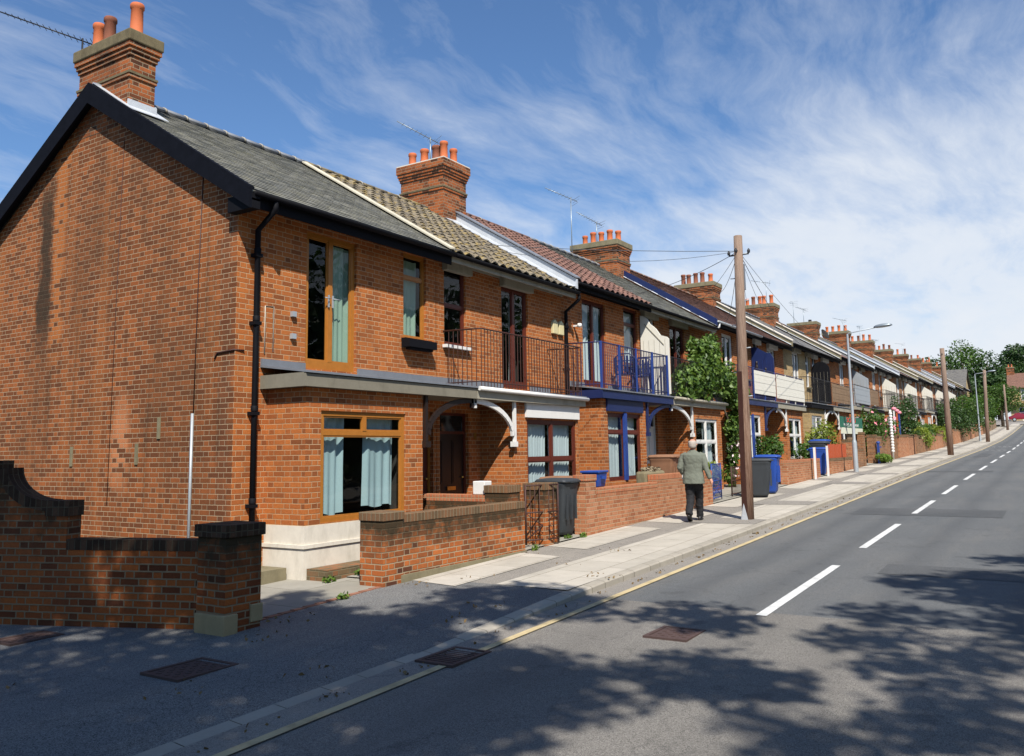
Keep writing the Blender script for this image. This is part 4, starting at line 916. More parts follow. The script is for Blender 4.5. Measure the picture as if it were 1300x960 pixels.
# ------------------------------------------------------------------ garden walls
def gwall(label, x0, x1, h, mat='garden', cope='cope', y0=-2.2, th=.225, piers=(), ztop=None, slope=True, gate=None, ph=.10, pd=.38, plinth=False, group='garden walls along the pavement', name='garden_wall'):
    b0 = gz((x0+x1)/2); t = thing(name, label, 'wall', ((x0+x1)/2, y0, b0), group)
    zt = ztop if ztop is not None else b0+h; w = MB(); w.box(x0, x1, y0, y0+th, gz(x0)-.25, zt-.115); w.build('wall', MAT[mat], t)
    c = MB(); c.box(x0, x1, y0-.006, y0+th+.006, zt-.113, zt); c.build('coping', MAT[cope], t, bevel=.006)
    for px in piers:
        q = MB(); pz = zt+ph; q.box(px, px+.40, y0-.02, y0+pd, gz(px)-.25, pz-.115); pr = q.build('pier', MAT[mat], t)
        MB().box(px-.015, px+.415, y0-.035, y0+pd+.015, pz-.113, pz).build('cap', MAT[cope], pr, bevel=.006)
    if plinth:
        q = MB(); q.extr([(x0-.0,y0-.035,gz(x0)-.1),(x1,y0-.035,gz(x1)-.1),(x1,y0-.035,gz(x1)+.02),(x0,y0-.035,gz(x0)+.10)], (0,.033,0)); q.build('plinth', MAT['stone'], t)
    return t
# old wall beside the gable: runs back from the pier, high part with a concave ramp
ws = thing('side_wall', 'old shaded red brick wall with a concave ramp, beside the gable', 'wall', (-2.4,-1,0))
pA, pB = Vector((-2.03,-2.10,0)), Vector((-2.95,.50,0)); D = (pB-pA).normalized(); nrm = Vector((D.y,-D.x,0))   # towards +x
if nrm.x < 0: nrm = -nrm
def sw(a, z, o=0.): return tuple(pA + D*a + nrm*o + Vector((0,0,z)))
TH = .22
def sidepoly(mb, prof, o0, o1):
    mb.extr([sw(a, z, o0) for a, z in prof], tuple(nrm*(o1-o0)))
w = MB(); arc = [(2.42+.44*(1-math.cos(t)), 1.22+.56*(1-math.sin(t))) for t in [PI/2*k/8 for k in range(9)]]
# a = distance back from the pier; ramp from a=2.0 (low) up to a=2.8 (high)
prof = [(0,-.5),(8.5,-.5),(8.5,1.62),(2.62,1.62)]
rampc = [(2.62-.0-.55*math.sin(t), 1.62-.50*(1-math.cos(t))*1.0) for t in [PI/2*k/8 for k in range(1,9)]]
rampc = [(1.98+.66*math.sin(t)**1.0, 1.16+.46*(1-math.cos(t))) for t in [PI/2*k/8 for k in range(8,-1,-1)]]
prof = [(0,-.5),(8.5,-.5),(8.5,1.60),(2.66,1.60)]+rampc+[(1.72,1.10),(1.72,.74),(0,.74)]
sidepoly(w, prof, 0, TH); w.build('wall', MAT['side'], ws)
c = MB(); sidepoly(c, [(.0,.742),(1.71,.742),(1.71,.855),(.0,.855)], -.006, TH+.006)
sidepoly(c, [(2.66,1.602),(8.5,1.602),(8.5,1.72),(2.66,1.72)], -.006, TH+.006)
for (a, z), (a2, z2) in zip(rampc[:-1], rampc[1:]):
    dx, dz = a2-a, z2-z; n = math.hypot(dx, dz); ox, oz = dz/n*.115, -dx/n*.115
    if oz < 0: ox, oz = -ox, -oz
    sidepoly(c, [(a,z),(a2,z2),(a2+ox,z2+oz),(a+ox,z+oz)], -.008, TH+.008)
sidepoly(c, [(1.70,1.102),(2.0,1.102),(2.0,1.27),(1.70,1.27)], -.012, TH+.012)
c.build('coping', MAT['cope_dark'], ws)
q = MB(); q.box(-2.12,-1.66,-2.52,-2.08,-.3,.90); pr = q.build('pier', MAT['side'], ws)
MB().box(-2.15,-1.63,-2.55,-2.05,.902,1.03).build('cap', MAT['cope_dark'], pr, bevel=.008)
q = MB(); q.box(-2.16,-1.98,-2.56,-2.10,-.2,.14); q.box(-1.80,-1.64,-2.54,-2.3,.02,.2); q.build('stone_block', plain('yellow_sandstone', (.36,.27,.14), .9, .2, 6., grime=.3), pr, bevel=.01)
mz = pA+D*3.05-nrm*.012
hs = MB(); M = Matrix.Translation((mz.x, mz.y, 1.0)) @ Matrix.Rotation(math.atan2(D.y, D.x)+PI, 4, 'Z')
hs.box(-.085, .085, -.0, .012, -.115, .115, 0, M)
def front_M(p, zr): return Matrix.Translation(p) @ Matrix.Rotation(zr, 4, 'Z')
hyd = hs.build('hydrant_sign', MAT['yellowp'], at=(mz.x,mz.y,1.0), label='small yellow hydrant plate with black H on the old side wall', cat='sign')
def text(body, size, M, mat, parent, depth=.002, name='lettering', align='CENTER', sx=1.):
    cu = bpy.data.curves.new(name, 'FONT'); cu.body = body; cu.size = size; cu.extrude = depth; cu.align_x = align; cu.align_y = 'CENTER'; cu.materials.append(mat)
    tmp = bpy.data.objects.new(name, cu); C.objects.link(tmp); bpy.context.view_layer.update(); me = bpy.data.meshes.new_from_object(tmp.evaluated_get(bpy.context.evaluated_depsgraph_get())); bpy.data.objects.remove(tmp)
    o = bpy.data.objects.new(name, me); C.objects.link(o); o.parent = parent
    o3 = org(parent); o.matrix_local = Matrix.Translation((-o3[0],-o3[1],-o3[2])) @ M @ Matrix.Diagonal((sx,1,1,1)); return o
zr = math.atan2(-D.y, -D.x)                                    # reading direction left to right as seen from -x side
Mt = Matrix((( -D.x, 0, -nrm.x, mz.x-nrm.x*.012), (-D.y, 0, -nrm.y, mz.y-nrm.y*.012), (0, 1, 0, 1.0), (0,0,0,1)))
text('H', .2, Mt, MAT['black'], hyd)
# walls along the pavement
w1 = gwall('blackened red brick wall with a sloping footing, in front of the end house', .98, 4.15, .9, 'garden', 'cope', ztop=.915, piers=(.62,), plinth=True, ph=.05)
dv = thing('path_wall', 'low brick wall running back from the pavement between the first two front doors', 'wall', (4.1,-1.2,0), 'garden walls along the pavement')
MB().box(3.95, 4.17, -1.97, .0-.01, -.2, .90).build('wall', MAT['garden'], dv); MB().box(3.944, 4.176, -1.55, -.01, .902, 1.015).build('coping', MAT['cope_red'], dv, bevel=.005)
q = MB(); q.box(3.93, 4.33, -2.0+.0, -1.56, -.2, 1.05); pr = q.build('pier', MAT['garden'], dv); MB().box(3.915,4.345,-2.015,-1.545,1.052,1.175).build('cap', MAT['cope'], pr, bevel=.006)
gp = thing('gate_pier', 'free-standing square brown brick pier beside the rusty iron gate', 'pier', (4.95,-2.,0), 'garden walls along the pavement')
MB().box(4.77,5.20,-2.22,-1.80,-.2,1.06).build('shaft', MAT['garden'], gp); MB().box(4.755,5.215,-2.235,-1.785,1.062,1.18).build('cap', MAT['cope'], gp, bevel=.006)
gwall('clean orange brick wall in front of the house with the blue balcony', 6.70, 9.7, .85, 'garden2', 'cope_red', ztop=1.01, piers=(6.30,), ph=.26, pd=.24)
gwall('orange brick wall behind the walking man', 9.7, 13.2, .9, 'garden2', 'cope_red', ztop=1.17, piers=())
gwall('low brown brick wall with a rounded red top, beyond the blue wheelie bin', 20.3, 24.8, .85, 'garden2', 'cope_red', ztop=1.30)
gwall('brick wall base under the red-orange fence boards', 26.6, 30.6, .5, 'garden2', 'cope', ztop=1.27, piers=(30.6,), ph=.75)
gwall('short pale brick wall right of the lamp post', 31.3, 33.2, .75, 'brown', 'cope', ztop=1.6, piers=(33.2,), ph=.75)
rd = random.Random(8); xx = 36.6; k = 0
wl = ['tall brown brick wall with recessed panels, right of the white rose arch post', 'brick wall with a pale infill panel, below the first white balcony screen', 'third panelled brick wall beyond the lamp post', 'fourth panelled brick wall beyond the lamp post', 'brick wall under the yellow-green shrubs', 'brick wall at the foot of the middle telegraph pole', 'seventh brick wall beyond the lamp post', 'eighth brick wall beyond the lamp post', 'ninth brick wall beyond the lamp post', 'tenth brick wall beyond the lamp post', 'last brick wall before the grey fence at the top']
while xx < 112 and k < len(wl):
    L = rd.uniform(5.4, 6.6); hh = rd.uniform(1.0, 1.25)
    t = gwall(wl[k], xx, xx+L, hh, 'brown' if k % 2 == 0 else 'garden2', 'cope', piers=(xx-.4, xx+L*.5, xx+L), ph=.06)
    xx += L+1.3; k += 1
# fence boards
def boards(label, x0, x1, z0, z1, y, mat, name='timber_fence', n=8):
    t = thing(name, label, 'fence', ((x0+x1)/2, y, z0)); b = MB()
    for i in range(n):
        a, c = x0+(x1-x0)*i/n, x0+(x1-x0)*(i+1)/n; b.box(a, c-.012, y-.01-.006*(i%2), y+.01, z0, z1+.01*(i % 3))
    b.build('boards', MAT[mat], t); MB().box(x0, x1, y+.012, y+.05, z0+.1, z0+.18).box(x0, x1, y+.012, y+.05, z1-.2, z1-.12).build('batten', MAT[mat], t); return t
boards('red-orange stained fence boards on a low brick wall', 26.62, 29.9, 1.275, 1.80, -2.1, 'orangewood')
boards('weathered grey-brown board fence at the top of the hill', 112, 128, 3.1, 5.0, -2.3, 'oldwood', n=30)
boards('brown board screen panel behind the pier right of the lamp post', 31.4, 33.1, 1.62, 2.3, -1.9, 'oldwood', n=6)
# raised bed in front of the first bay, little flank kerb
t = MB(); t.extr([(.62,-1.22,-.12),(2.4,-1.22,-.12),(2.4,-1.22,.17),(.62,-1.22,.17)], (0,.38,0)); t.build('raised_bed', MAT['mosswall'], at=(1.5,-1.,0), label='low mossy brick bed against the white base of the bay window', cat='raised bed')
t = MB(); t.box(.02,.52,-.55,-.02,-.1,.18); t.build('drain_surround', MAT['stone'], at=(.3,-.3,0), label='low concrete drain surround at the foot of the black downpipe', cat='drain')
# gates
def gate(label, x, y, w, h, z, ang, mat, name='iron_gate', style=0):
    t = thing(name, label, 'gate', (x,y,z), 'garden gates', ang, True); f = MB(); r = .014
    f.tube([(0,0,.05),(0,0,h)], r*1.4, 6); f.tube([(w,0,.05),(w,0,h)], r, 6)
    for zz in (.12, h*.55, h-.02): f.tube([(0,0,zz),(w,0,zz)], r, 6)
    f.build('frame', MAT[mat], t); b = MB(); n = int(w/.1)
    for i in range(1, n): b.tube([(w*i/n,0,.12),(w*i/n,0,h-.02)], .007, 5)
    if style == 0:
        b.tube([(0,0,.12),(w,0,h*.55)], .009, 5); b.tube([(w,0,.12),(0,0,h*.55)], .009, 5)
        for i in range(n-1):
            cx = w*(i+.5)/n; b.tube([(cx+.045*math.cos(a),0,.30+.07*math.sin(a)) for a in [2*PI*k/10 for k in range(11)]], .006, 4)
    b.build('bars', MAT[mat], t); return t
gate('rusty brown wrought iron garden gate standing open between two brick piers', 4.42, -2.05, .72, 1.05, .12, -.35, 'iron')
gate('bright blue iron garden gate with scroll top, right of the walking man', 13.3, -2.15, 1.1, 1.0, gz(13.5), 0.12, 'brightblue', style=0)
gate('dark iron gate with a brown post, between the blue gate and the pole', 15.0, -2.1, .9, .85, gz(15), 0.0, 'iron', style=1)
b = MB(); b.box(15.95,16.1,-2.2,-2.05,gz(16)-.1,1.25); b.build('gate_post', MAT['oldwood'], at=(16,-2.1,gz(16)), label='brown timber gate post just left of the telegraph pole', cat='post')
# white box on wall
b = MB(); b.box(3.98,4.20,-1.52,-1.28,1.018,1.24); b.build('meter_box', MAT['whitewood'], at=(4.1,-1.4,1.018), label='small white box standing on the path wall', cat='box', bevel=.012)
# wheelie bins
def bin_(label, x, y, z, ang, m, lid=None, h=1.05, w=.56, d=.62, group='wheelie bins', name='wheelie_bin'):
    t = thing(name, label, 'wheelie bin', (x,y,z), group, ang, True); lidm = MAT[lid or m]; m = MAT[m]
    def ring(zz, ww, dd, dy=0., r=.07):
        pts = []
        for cx, cy, a0 in ((1,1,0),(-1,1,PI/2),(-1,-1,PI),(1,-1,1.5*PI)):
            for k in range(4):
                a = a0+k*PI/6; pts.append((cx*(ww/2-r)+r*math.cos(a), dy+cy*(dd/2-r)+r*math.sin(a), zz))
        return pts
    b = MB(); b.loft([ring(.04, w*.74, d*.70, .02), ring(.10, w*.80, d*.76, .01), ring(h*.8, w*.96, d*.96), ring(h*.86, w*.98, d*.98), ring(h*.90, w*1.03, d*1.03), ring(h*.93, w*1.03, d*1.03)], 0)
    for q in (-.5, 0, .5): b.box(q*w*.55-.015, q*w*.55+.015, -d*.5, -d*.44, h*.30, h*.72)
    b.build('body', m, t)
    l = MB(); l.loft([ring(h*.93, w*1.06, d*1.10, -.01), ring(h*.955, w*1.08, d*1.12, -.01), ring(h*.99, w*.98, d*1.0, 0), ring(h*1.005, w*.6, d*.62, 0)], 0); l.box(-w*.2, w*.2, -d*.60, -d*.54, h*.93, h*.96); l.build('lid', lidm, t)
    hd = MB(); hd.tube([(-w*.42,d*.5,h*.88),(-w*.42,d*.62,h*.93),(w*.42,d*.62,h*.93),(w*.42,d*.5,h*.88)], .016, 6); hd.build('handle', m, t)
    for q in (-1, 1):
        wl_ = MB(); n = 14; R_ = .10
        wl_.loft([[(q*(w*.42+o), d*.40+R_*k_*math.cos(2*PI*k/n), R_+R_*k_*math.sin(2*PI*k/n)) for k in range(n)] for o, k_ in ((-.03,.8),(-.02,1),(.02,1),(.03,.8))], 0); wl_.build('wheel', MAT['rubber'], t)
    return t
bin_('charcoal wheelie bin just behind the brown brick gate pier', 6.00, -1.78, gz(6)+.02, -.05, 'bindark')
bin_('brown wheelie bin half hidden behind the charcoal one by the gate pier', 6.62, -1.48, gz(6.7)+.02, .1, 'binbrown')
bin_('brown garden-waste bin behind the orange wall, left of the walking man', 11.75, -1.55, gz(11.7)+.25, .1, 'binbrown', w=.80, d=.6)
bin_('charcoal wheelie bin on the pavement, right against the telegraph pole', 15.45, -2.72, gz(15.4), .25, 'bindark', w=.62, d=.66)
bin_('blue wheelie bin on the pavement beside the charcoal one, right of the telegraph pole', 16.75, -2.60, gz(16.7), .12, 'binblue', w=.60, d=.62, h=1.1)
bin_('blue wheelie bin behind the striped posts, past the low brick wall', 25.75, -1.95, gz(25)+.02, .1, 'binblue')
bin_('black wheelie bin standing left of the red-orange fence boards', 26.75, -1.75, gz(26.7)+.02, 0, 'bindark', h=1.25, w=.7)
bin_('blue lidded bin behind the red-orange fence boards', 28.3, -1.45, gz(28)+.12, 0, 'binblue', h=1.2, w=.8)
# recycling box on wall
t = thing('recycling_box', 'blue plastic recycling box on top of the orange wall', 'box', (7.22,-1.93,1.01), None, .1, True)
b = MB(); b.loft([[(-.2,-.14,0),(.2,-.14,0),(.2,.14,0),(-.2,.14,0)],[(-.25,-.18,.28),(.25,-.18,.28),(.25,.18,.28),(-.25,.18,.28)]], 0, sm=False); b.build('tub', MAT['binblue'], t, bevel=.02)
b = MB(); b.box(-.27,.27,-.20,.20,.28,.32); b.build('rim', MAT['binblue'], t, bevel=.012)
b = MB(); b.box(-.1,.1,-.215,-.19,.16,.21); b.build('handle', MAT['binblue'], t)
# trough with plants on wall 2
t = thing('stone_trough', 'rough stone trough of dead plants on the garden side of the orange wall', 'planter', (10.2,-1.85,0)); b = MB(); b.box(9.65,10.75,-1.96,-1.70,.9,1.24); b.build('trough', MAT['stone'], t, bevel=.05)
leaves('foliage', [(10.2,-1.83,1.27,.5,.13,.07)], 260, .07, plain('dead_stems', (.25,.2,.13), .9), t, .3, .3, 7)
# striped posts
for k, xx in enumerate((23.35, 25.3)):
    b = MB(); b.box(xx-.035, xx+.05, -2.40, -2.33, gz(xx), gz(xx)+1.12); b.box(xx+.02,xx+.052,-2.405,-2.4005,gz(xx)+.01,gz(xx)+1.1,1); b.build('marker_post', [MAT['whitewood'], MAT['orangewood']], at=(xx,-2.3,gz(xx)), label=['left one of two white and red striped posts by the low wall', 'right one of two white and red striped posts by the low wall'][k], cat='post', group='striped posts by the low wall')
# blue furniture on balcony
def chair(label, x, y, z, ang):
    t = thing('garden_chair', label, 'chair', (x,y,z), 'blue chairs on the balcony', ang, True); m = MAT['bluepaint']
    b = MB(); b.box(-.24,.24,-.22,.22,.42,.45); b.build('seat', m, t, bevel=.01)
    b = MB()
    for k in range(7): b.box(-.24+k*.075, -.205+k*.075, .20, .225, .45, .86+.05*math.sin(PI*k/6))
    b.tube([(-.26,.21,.45),(-.26,.23,.85),(-.12,.23,.95),(.12,.23,.95),(.26,.23,.85),(.26,.21,.45)], .018, 6)
    for k in range(3): b.box(-.24,.24,.205,.22,.52+k*.12,.545+k*.12)
    b.build('backrest', m, t)
    for sx in (-1, 1):
        for sy in (-1, 1): MB().tube([(sx*.22,sy*.2,.42),(sx*.24,sy*.24,0)], .018, 6).build('leg', m, t)
        MB().tube([(sx*.25,.2,.66),(sx*.27,-.18,.66),(sx*.25,-.22,.42)], .016, 6).build('armrest', m, t)
    return t
chair('left blue garden chair behind the blue balcony rail', 12.15, -.42, 3.22, PI/2+.2)
chair('right blue garden chair on the blue balcony, near the cream screen', 13.05, -.45, 3.22, -PI/2+.3)
t = thing('parasol', 'folded blue parasol leaning against the cream screen', 'parasol', (13.6,-.5,3.22))
MB().tube([(13.3,-.62,3.25),(13.9,-.20,4.25)], .012, 6).build('pole', MAT['bluepaint'], t); MB().tube([(13.42,-.54,3.45),(13.55,-.45,3.7),(13.86,-.23,4.18)], [.05,.055,.02], 8).build('cloth', MAT['bluepaint'], t)
# ------------------------------------------------------------------ poles, lamps, cables
def pole(label, x, y, top, r0=.145, r1=.105, lean=(0,0), irons=True):
    z = gz(x); t = thing('telegraph_pole', label, 'telegraph pole', (x,y,z), 'wooden telegraph poles')
    tx, ty = x+lean[0], y+lean[1]
    b = MB(); b.tube([(x,y,z-.4),(x+lean[0]*.3,y+lean[1]*.3,z+(top-z)*.3),(x+lean[0]*.65,y+lean[1]*.65,z+(top-z)*.65),(tx,ty,top)], [r0*1.03,r0,(r0+r1)/2,r1], 14); b.build('shaft', MAT['wood'], t)
    if irons:
        b = MB()
        for k in range(7):
            f = .42+k*.085; zz = z+(top-z)*f; s = 1 if k % 2 else -1
            b.tube([(x+lean[0]*f,y+lean[1]*f,zz),(x+lean[0]*f+s*.02,y-.20*s*-1+lean[1]*f,zz+.01)], .012, 5)
        b.build('step_iron', MAT['grey'], t)
        b = MB(); b.tube([(tx-.2,ty,top-.35),(tx+.2,ty,top-.35)], .018, 6); b.tube([(tx,ty-.22,top-.42),(tx,ty+.22,top-.42)], .018, 6)
        for q in ((.2,0),(-.2,0),(0,.22),(0,-.22)): b.lathe((tx+q[0],ty+q[1],top-.37), [(.03,-.03),(.035,.02),(.015,.06),(.002,.07)], 8)
        b.build('insulator', MAT['ironblk'], t)
    return t
t1 = pole('tall brown wooden telegraph pole standing on the pavement behind the walking man', 9.86, -4.12, 6.34, .120, .092, (.27,-.0))
b = MB(); b.extr([(9.735,-4.14,gz(9.6)),(9.755,-4.04,gz(9.6)),(9.80,-4.06,gz(9.6)),(9.79,-4.14,gz(9.6))], (.09,0,3.1)); b.build('cable_guard', MAT['iron'], t1)
b = MB(); b.extr([(9.725,-4.17,gz(9.6)),(9.745,-4.02,gz(9.6)),(9.755,-4.08,gz(9.6)+.34)], (.01,.02,0)); b.build('base_plate', MAT['leadlight'], t1)
b = MB(); b.box(10.19,10.27,-4.20,-4.10,5.15,5.72); b.build('junction_box', MAT['lead'], t1)
pole('brown telegraph pole half way up the hill, below the fourth white screen', 47.0, -4.35, 7.25, .16, .12, (-.25,-.0))
pole('dark telegraph pole beside the far street lamp near the top of the hill', 78.0, -4.3, 8.2, .16, .12, (-.2,-.2))
pole('most distant thin telegraph pole, in front of the round street tree', 118, -4.1, 9.2, .15, .10, irons=False)
def cable(label, pts, sag=.4, r=.007, n=14):
    b = MB(); A, B = Vector(pts[0]), Vector(pts[1]); P = []
    for i in range(n+1):
        f = i/n; q = A.lerp(B, f); q.z -= sag*4*f*(1-f); P.append(q)
    b.tube(P, r, 5); return b.build('overhead_cable', MAT['cable'], at=tuple(A), label=label, cat='cable', group='overhead telephone cables')
PT = (10.11,-4.12,6.0)
cable('overhead cable from the first pole over the roofs behind the mossy house', [PT, (4.0, 12., 8.9)], .5)
cable('overhead cable from the first pole to the eaves of the third house', [PT, (13.0,-.45,5.9)], .12)
cable('overhead cable from the first pole to the eaves of the house with the navy bargeboard', [PT, (20.2,-.45,6.0)], .3)
cable('overhead cable from the first pole to the chimney with the aerials', [PT, (28.9,2.8,8.7)], .35)
cable('overhead cable fanning from the first pole to the yellow brick house', [PT, (31,-.4,6.2)], .4)
def lamp(label, x, y, h, arm=1.1, ang=-PI/2):
    z = gz(x); t = thing('street_lamp', label, 'street lamp', (x,y,z), 'street lamps')
    b = MB(); b.lathe((x,y,z), [(.095,-.1),(.095,1.15),(.085,1.2),(.06,1.28),(.055,h*.6),(.042,h)], 14); b.build('column', MAT['grey'], t)
    dx, dy = math.cos(ang), math.sin(ang); b = MB(); b.tube([(x,y,z+h-.05),(x+dx*.05,y+dy*.05,z+h+.02),(x+dx*arm,y+dy*arm,z+h+.17)], .022, 8); b.build('arm', MAT['grey'], t)
    b = MB(); M = Matrix.Translation((x+dx*(arm+.25), y+dy*(arm+.25), z+h+.20)) @ Matrix.Rotation(ang, 4, 'Z') @ Matrix.Rotation(-.06, 4, 'Y')
    rings = []
    for u, ww, hh in ((-.32,.05,.04),(-.22,.10,.08),(0,.14,.10),(.25,.13,.08),(.36,.05,.03)):
        rings.append([tuple(M @ Vector((u, ww*math.cos(a), hh*math.sin(a)*(1 if math.sin(a) > 0 else .6)))) for a in [2*PI*k/10 for k in range(10)]])
    b.loft(rings, 0); b.build('lantern', MAT['alum'], t)
    b = MB(); b.tube([(x,y,z+h-.02),(x,y,z+h+.22),(x+.05,y+.25,z+h+.62)], .008, 5); b.build('spike', MAT['grey'], t)
    return t
lamp('grey steel street lamp at the wall beside the green SOLD board', 28.4, -2.75, 5.55)
lamp('far white-headed street lamp beside the upper telegraph pole', 80.5, -3.55, 6.1)
# estate agent's board
t = thing('sold_board', "green estate agent's board reading SOLD, behind the street lamp", 'sign', (31.,-1.95,gz(31)))
pz = gz(31); b = MB(); b.box(33.2,33.3,-1.95,-1.87,pz,3.0); b.build('post', MAT['whitewood'], t)
b = MB(); b.box(29.7,34.4,-2.0,-1.97,2.52,2.98); gb_ = b.build('panel', plain('green_board', (.01,.12,.07), .5), t)
Mt = Matrix(((1,0,0,31.9),(0,0,-1,-2.004),(0,1,0,2.84),(0,0,0,1)))
text('SOLD', .30, Mt, plain('red_lettering', (.75,.03,.02), .5), t, .003, sx=2.6)
Mt = Matrix(((1,0,0,31.9),(0,0,-1,-2.004),(0,1,0,2.62),(0,0,0,1)))
text('MAYS ANDREW', .20, Mt, MAT['whitewood'], t, .003, sx=2.2)
b = MB(); b.box(29.9,34.4,-2.0,-1.97,2.26,2.515); b.build('lower_panel', plain('cream_board', (.66,.66,.52), .5), t)
# aerials
def aerial(label, x, y, z, h, ang, blen=1.3, n=9, tilt=.0, mat='alum', name='television_aerial'):
    t = thing(name, label, 'aerial', (x,y,z), 'rooftop television aerials', ang, True)
    MB().tube([(0,0,0),(0,0,h)], .016, 6).build('mast', MAT[mat], t)
    b = MB(); M = Matrix.Translation((0,0,h-.05)) @ Matrix.Rotation(-tilt, 4, 'Y')
    b.tube([tuple(M @ Vector((-.25,0,0))), tuple(M @ Vector((blen,0,0)))], .012, 6); b.build('boom', MAT[mat], t)
    b = MB()
    for k in range(n):
        u = -.1+k*(blen+.05)/n; l = .16-.006*k
        b.tube([tuple(M @ Vector((u,-l,0))), tuple(M @ Vector((u,l,0)))], .006, 4)
    for s in (-.12, 0, .12): b.tube([tuple(M @ Vector((-.2,-.25,s))), tuple(M @ Vector((-.2,.25,s)))], .006, 4)
    b.build('elements', MAT[mat], t); return t
aerial('long yagi aerial behind the gable chimney', .3, 4.75, 8.35, 1.0, 2.35, 1.5, 14, .30, 'ironblk')
aerial('thin aerial among the seven pots of the second chimney', 9.5, 3.9, 9.2, .95, 2.6, 1.0, 8, .35)
aerial('tall pale-blue masted aerial left of the third chimney', 17.0, 3.7, 8.15, 2.15, 2.5, 1.0, 8, .3)
aerial('short aerial on the third chimney behind its pots', 19.3, 3.9, 9.05, .95, 2.6, .9, 8, .35)
for k, (p, h, a) in enumerate(((4,1.2,1.9),(5,.9,2.6),(5,1.3,.5),(6,1.1,2.2),(7,1.4,.4),(8,1.1,2.4),(9,1.2,1.2))):
    aerial(['small aerial on the chimney right of the telegraph pole top','left aerial of two on the chimney with a single black pot','right aerial of two on the chimney with a single black pot','aerial on the chimney left of the street lamp head','aerial on the chimney right of the street lamp head','aerial two chimneys beyond the street lamp','aerial on the far chimneys beyond the street lamp'][k], PX[p]+(.3 if k % 2 else -.2), 3.2+.5*(k % 3), ZB[p]+8.3, h+.3, a, .8, 6, .2)
d = thing('satellite_dish', 'grey satellite dish low on the chimney with a single black pot', 'satellite dish', (48.7,2.7,ZB[5]+7.7))
b = MB(); n = 14; M = Matrix.Translation((48.75,2.55,ZB[5]+7.75)) @ Matrix.Rotation(.9, 4, 'X') @ Matrix.Rotation(.5, 4, 'Y')
b.loft([[tuple(M @ Vector((r*math.cos(2*PI*k/n), r*math.sin(2*PI*k/n), r*r*.5))) for k in range(n)] for r in (.02,.2,.36)], 0, cap=False); b.build('reflector', MAT['grey'], d); MB().tube([tuple(M @ Vector((0,-.3,.05))), tuple(M @ Vector((0,0,.35)))], .015, 5).build('arm', MAT['grey'], d)
for k, (q, l) in enumerate((((16.4,-.45,5.95),'fourth house'),((23.2,-.45,6.2),'sixth house'),((26.5,-.45,6.2),'blue screened house'),((5.5,-.45,5.7),'mossy roofed house'),((36,-.45,6.4),'red house by the lamp'))):
    cable('thin cable from the first pole to the eaves of the '+l, [PT, q], .25, .005)
# ------------------------------------------------------------------ plants of the street
t = thing('climbing_plant', 'big leafy climbing plant covering the balcony left of the telegraph pole', 'climbing plant', (17.5,-.8,.5))
leaves('foliage', [(15.3,-.80,3.55,1.0,.36,.55),(16.4,-.80,3.8,1.1,.42,.75),(17.4,-.75,4.2,1.0,.4,.85),(17.9,-.65,4.75,.6,.3,.65),(17.0,-.5,4.75,.55,.25,.4),(18.6,-.85,3.75,.9,.45,.7),(19.3,-.95,3.4,.75,.4,.6),(19.5,-1.0,2.8,.5,.3,.45),(19.0,-.9,2.3,.42,.28,.6),(18.95,-.85,1.5,.28,.2,.6),(18.9,-.8,.95,.25,.2,.5)], 8500, .14, MAT['ivy'], t, .25, .33, 21)
b = MB(); b.tube([(18.95,-.9,.4),(18.9,-.85,1.6),(18.8,-.8,2.7),(17.9,-.7,3.8),(17.,-.6,4.6)], [.05,.045,.035,.03,.015], 6); b.tube([(18.9,-.85,1.6),(18.95,-.9,2.4),(19.1,-.9,3.0)], [.03,.025,.01], 5); b.build('stem', MAT['bark'], t)
leaves('blossom', [(18.9,-1.0,1.4,.3,.22,.6)], 60, .11, plain('white_pink_petals', (.8,.6,.62), .7), t, .8, .3, 3)
bush('bush', 'bright green bush behind the brown gate post beside the blue gate', 15.2, -1.3, gz(15), .7, .45, 1.0, 1100, .10, MAT['leafyel'], 5)
bush('bush', 'round dark green shrub against the front of the house with the white door', 21.8, -1.25, gz(22)+.45, .55, .45, 1.25, 1200, .12, MAT['leaf'], 6)
bush('bush', 'yellow-green conifer bush above the red-orange fence', 29.2, -1.3, gz(29)+.2, 1.3, .6, 2.0, 1800, .12, MAT['leafyel'], 9)
bush('bush', 'low green bush behind the striped posts', 27.0, -1.3, gz(27)+.2, 1.0, .5, 1.15, 900, .12, MAT['leaf'], 10)
bush('rose_bush', 'tall pink flowering climbing rose on a white arch post', 38.3, -1.7, gz(38), 1.7, .6, 3.1, 2600, .15, MAT['leaf'], 12, flowers=70, cat='rose bush')
bush('rose_bush', 'second pink rose beside the pink ribboned posts', 43.0, -1.7, gz(43), 1.5, .6, 2.6, 1600, .15, MAT['leaf'], 13, flowers=50, cat='rose bush')
b = MB()
for k in range(14): b.lathe((40.5,-2.3,gz(40.5)+.4+k*.15), [(.07,0),(.10,.05),(.06,.13)], 8)
b.tube([(40.5,-2.3,gz(40.5)),(40.5,-2.3,gz(40.5)+2.6)], .05, 6); b.build('arch_post', MAT['whitewood'], at=(40.5,-2.3,gz(40.5)), label='knobbly white post of the rose arch over the pavement wall', cat='post')
for k, (xx, m) in enumerate(((45.6,'grey'),(46.6,'orangewood'),(47.4,'brightblue'))):
    b = MB(); b.box(xx-.07, xx+.07, -1.75, -1.68, gz(xx)+1.0, gz(xx)+2.65-k*.1); b.lathe((xx,-1.72,gz(xx)+2.65-k*.1), [(.10,0),(.15,.06),(.12,.14),(.001,.2)], 8, 1)
    b.build('ribbon_post', [MAT[m] if m != 'grey' else MAT['whitewood'], MAT['pink']], at=(xx,-1.7,gz(xx)), label=['pink-topped white post beside the second rose','pink-topped red post beside the second rose','pink-topped blue post beside the second rose'][k], cat='post', group='pink-topped posts')
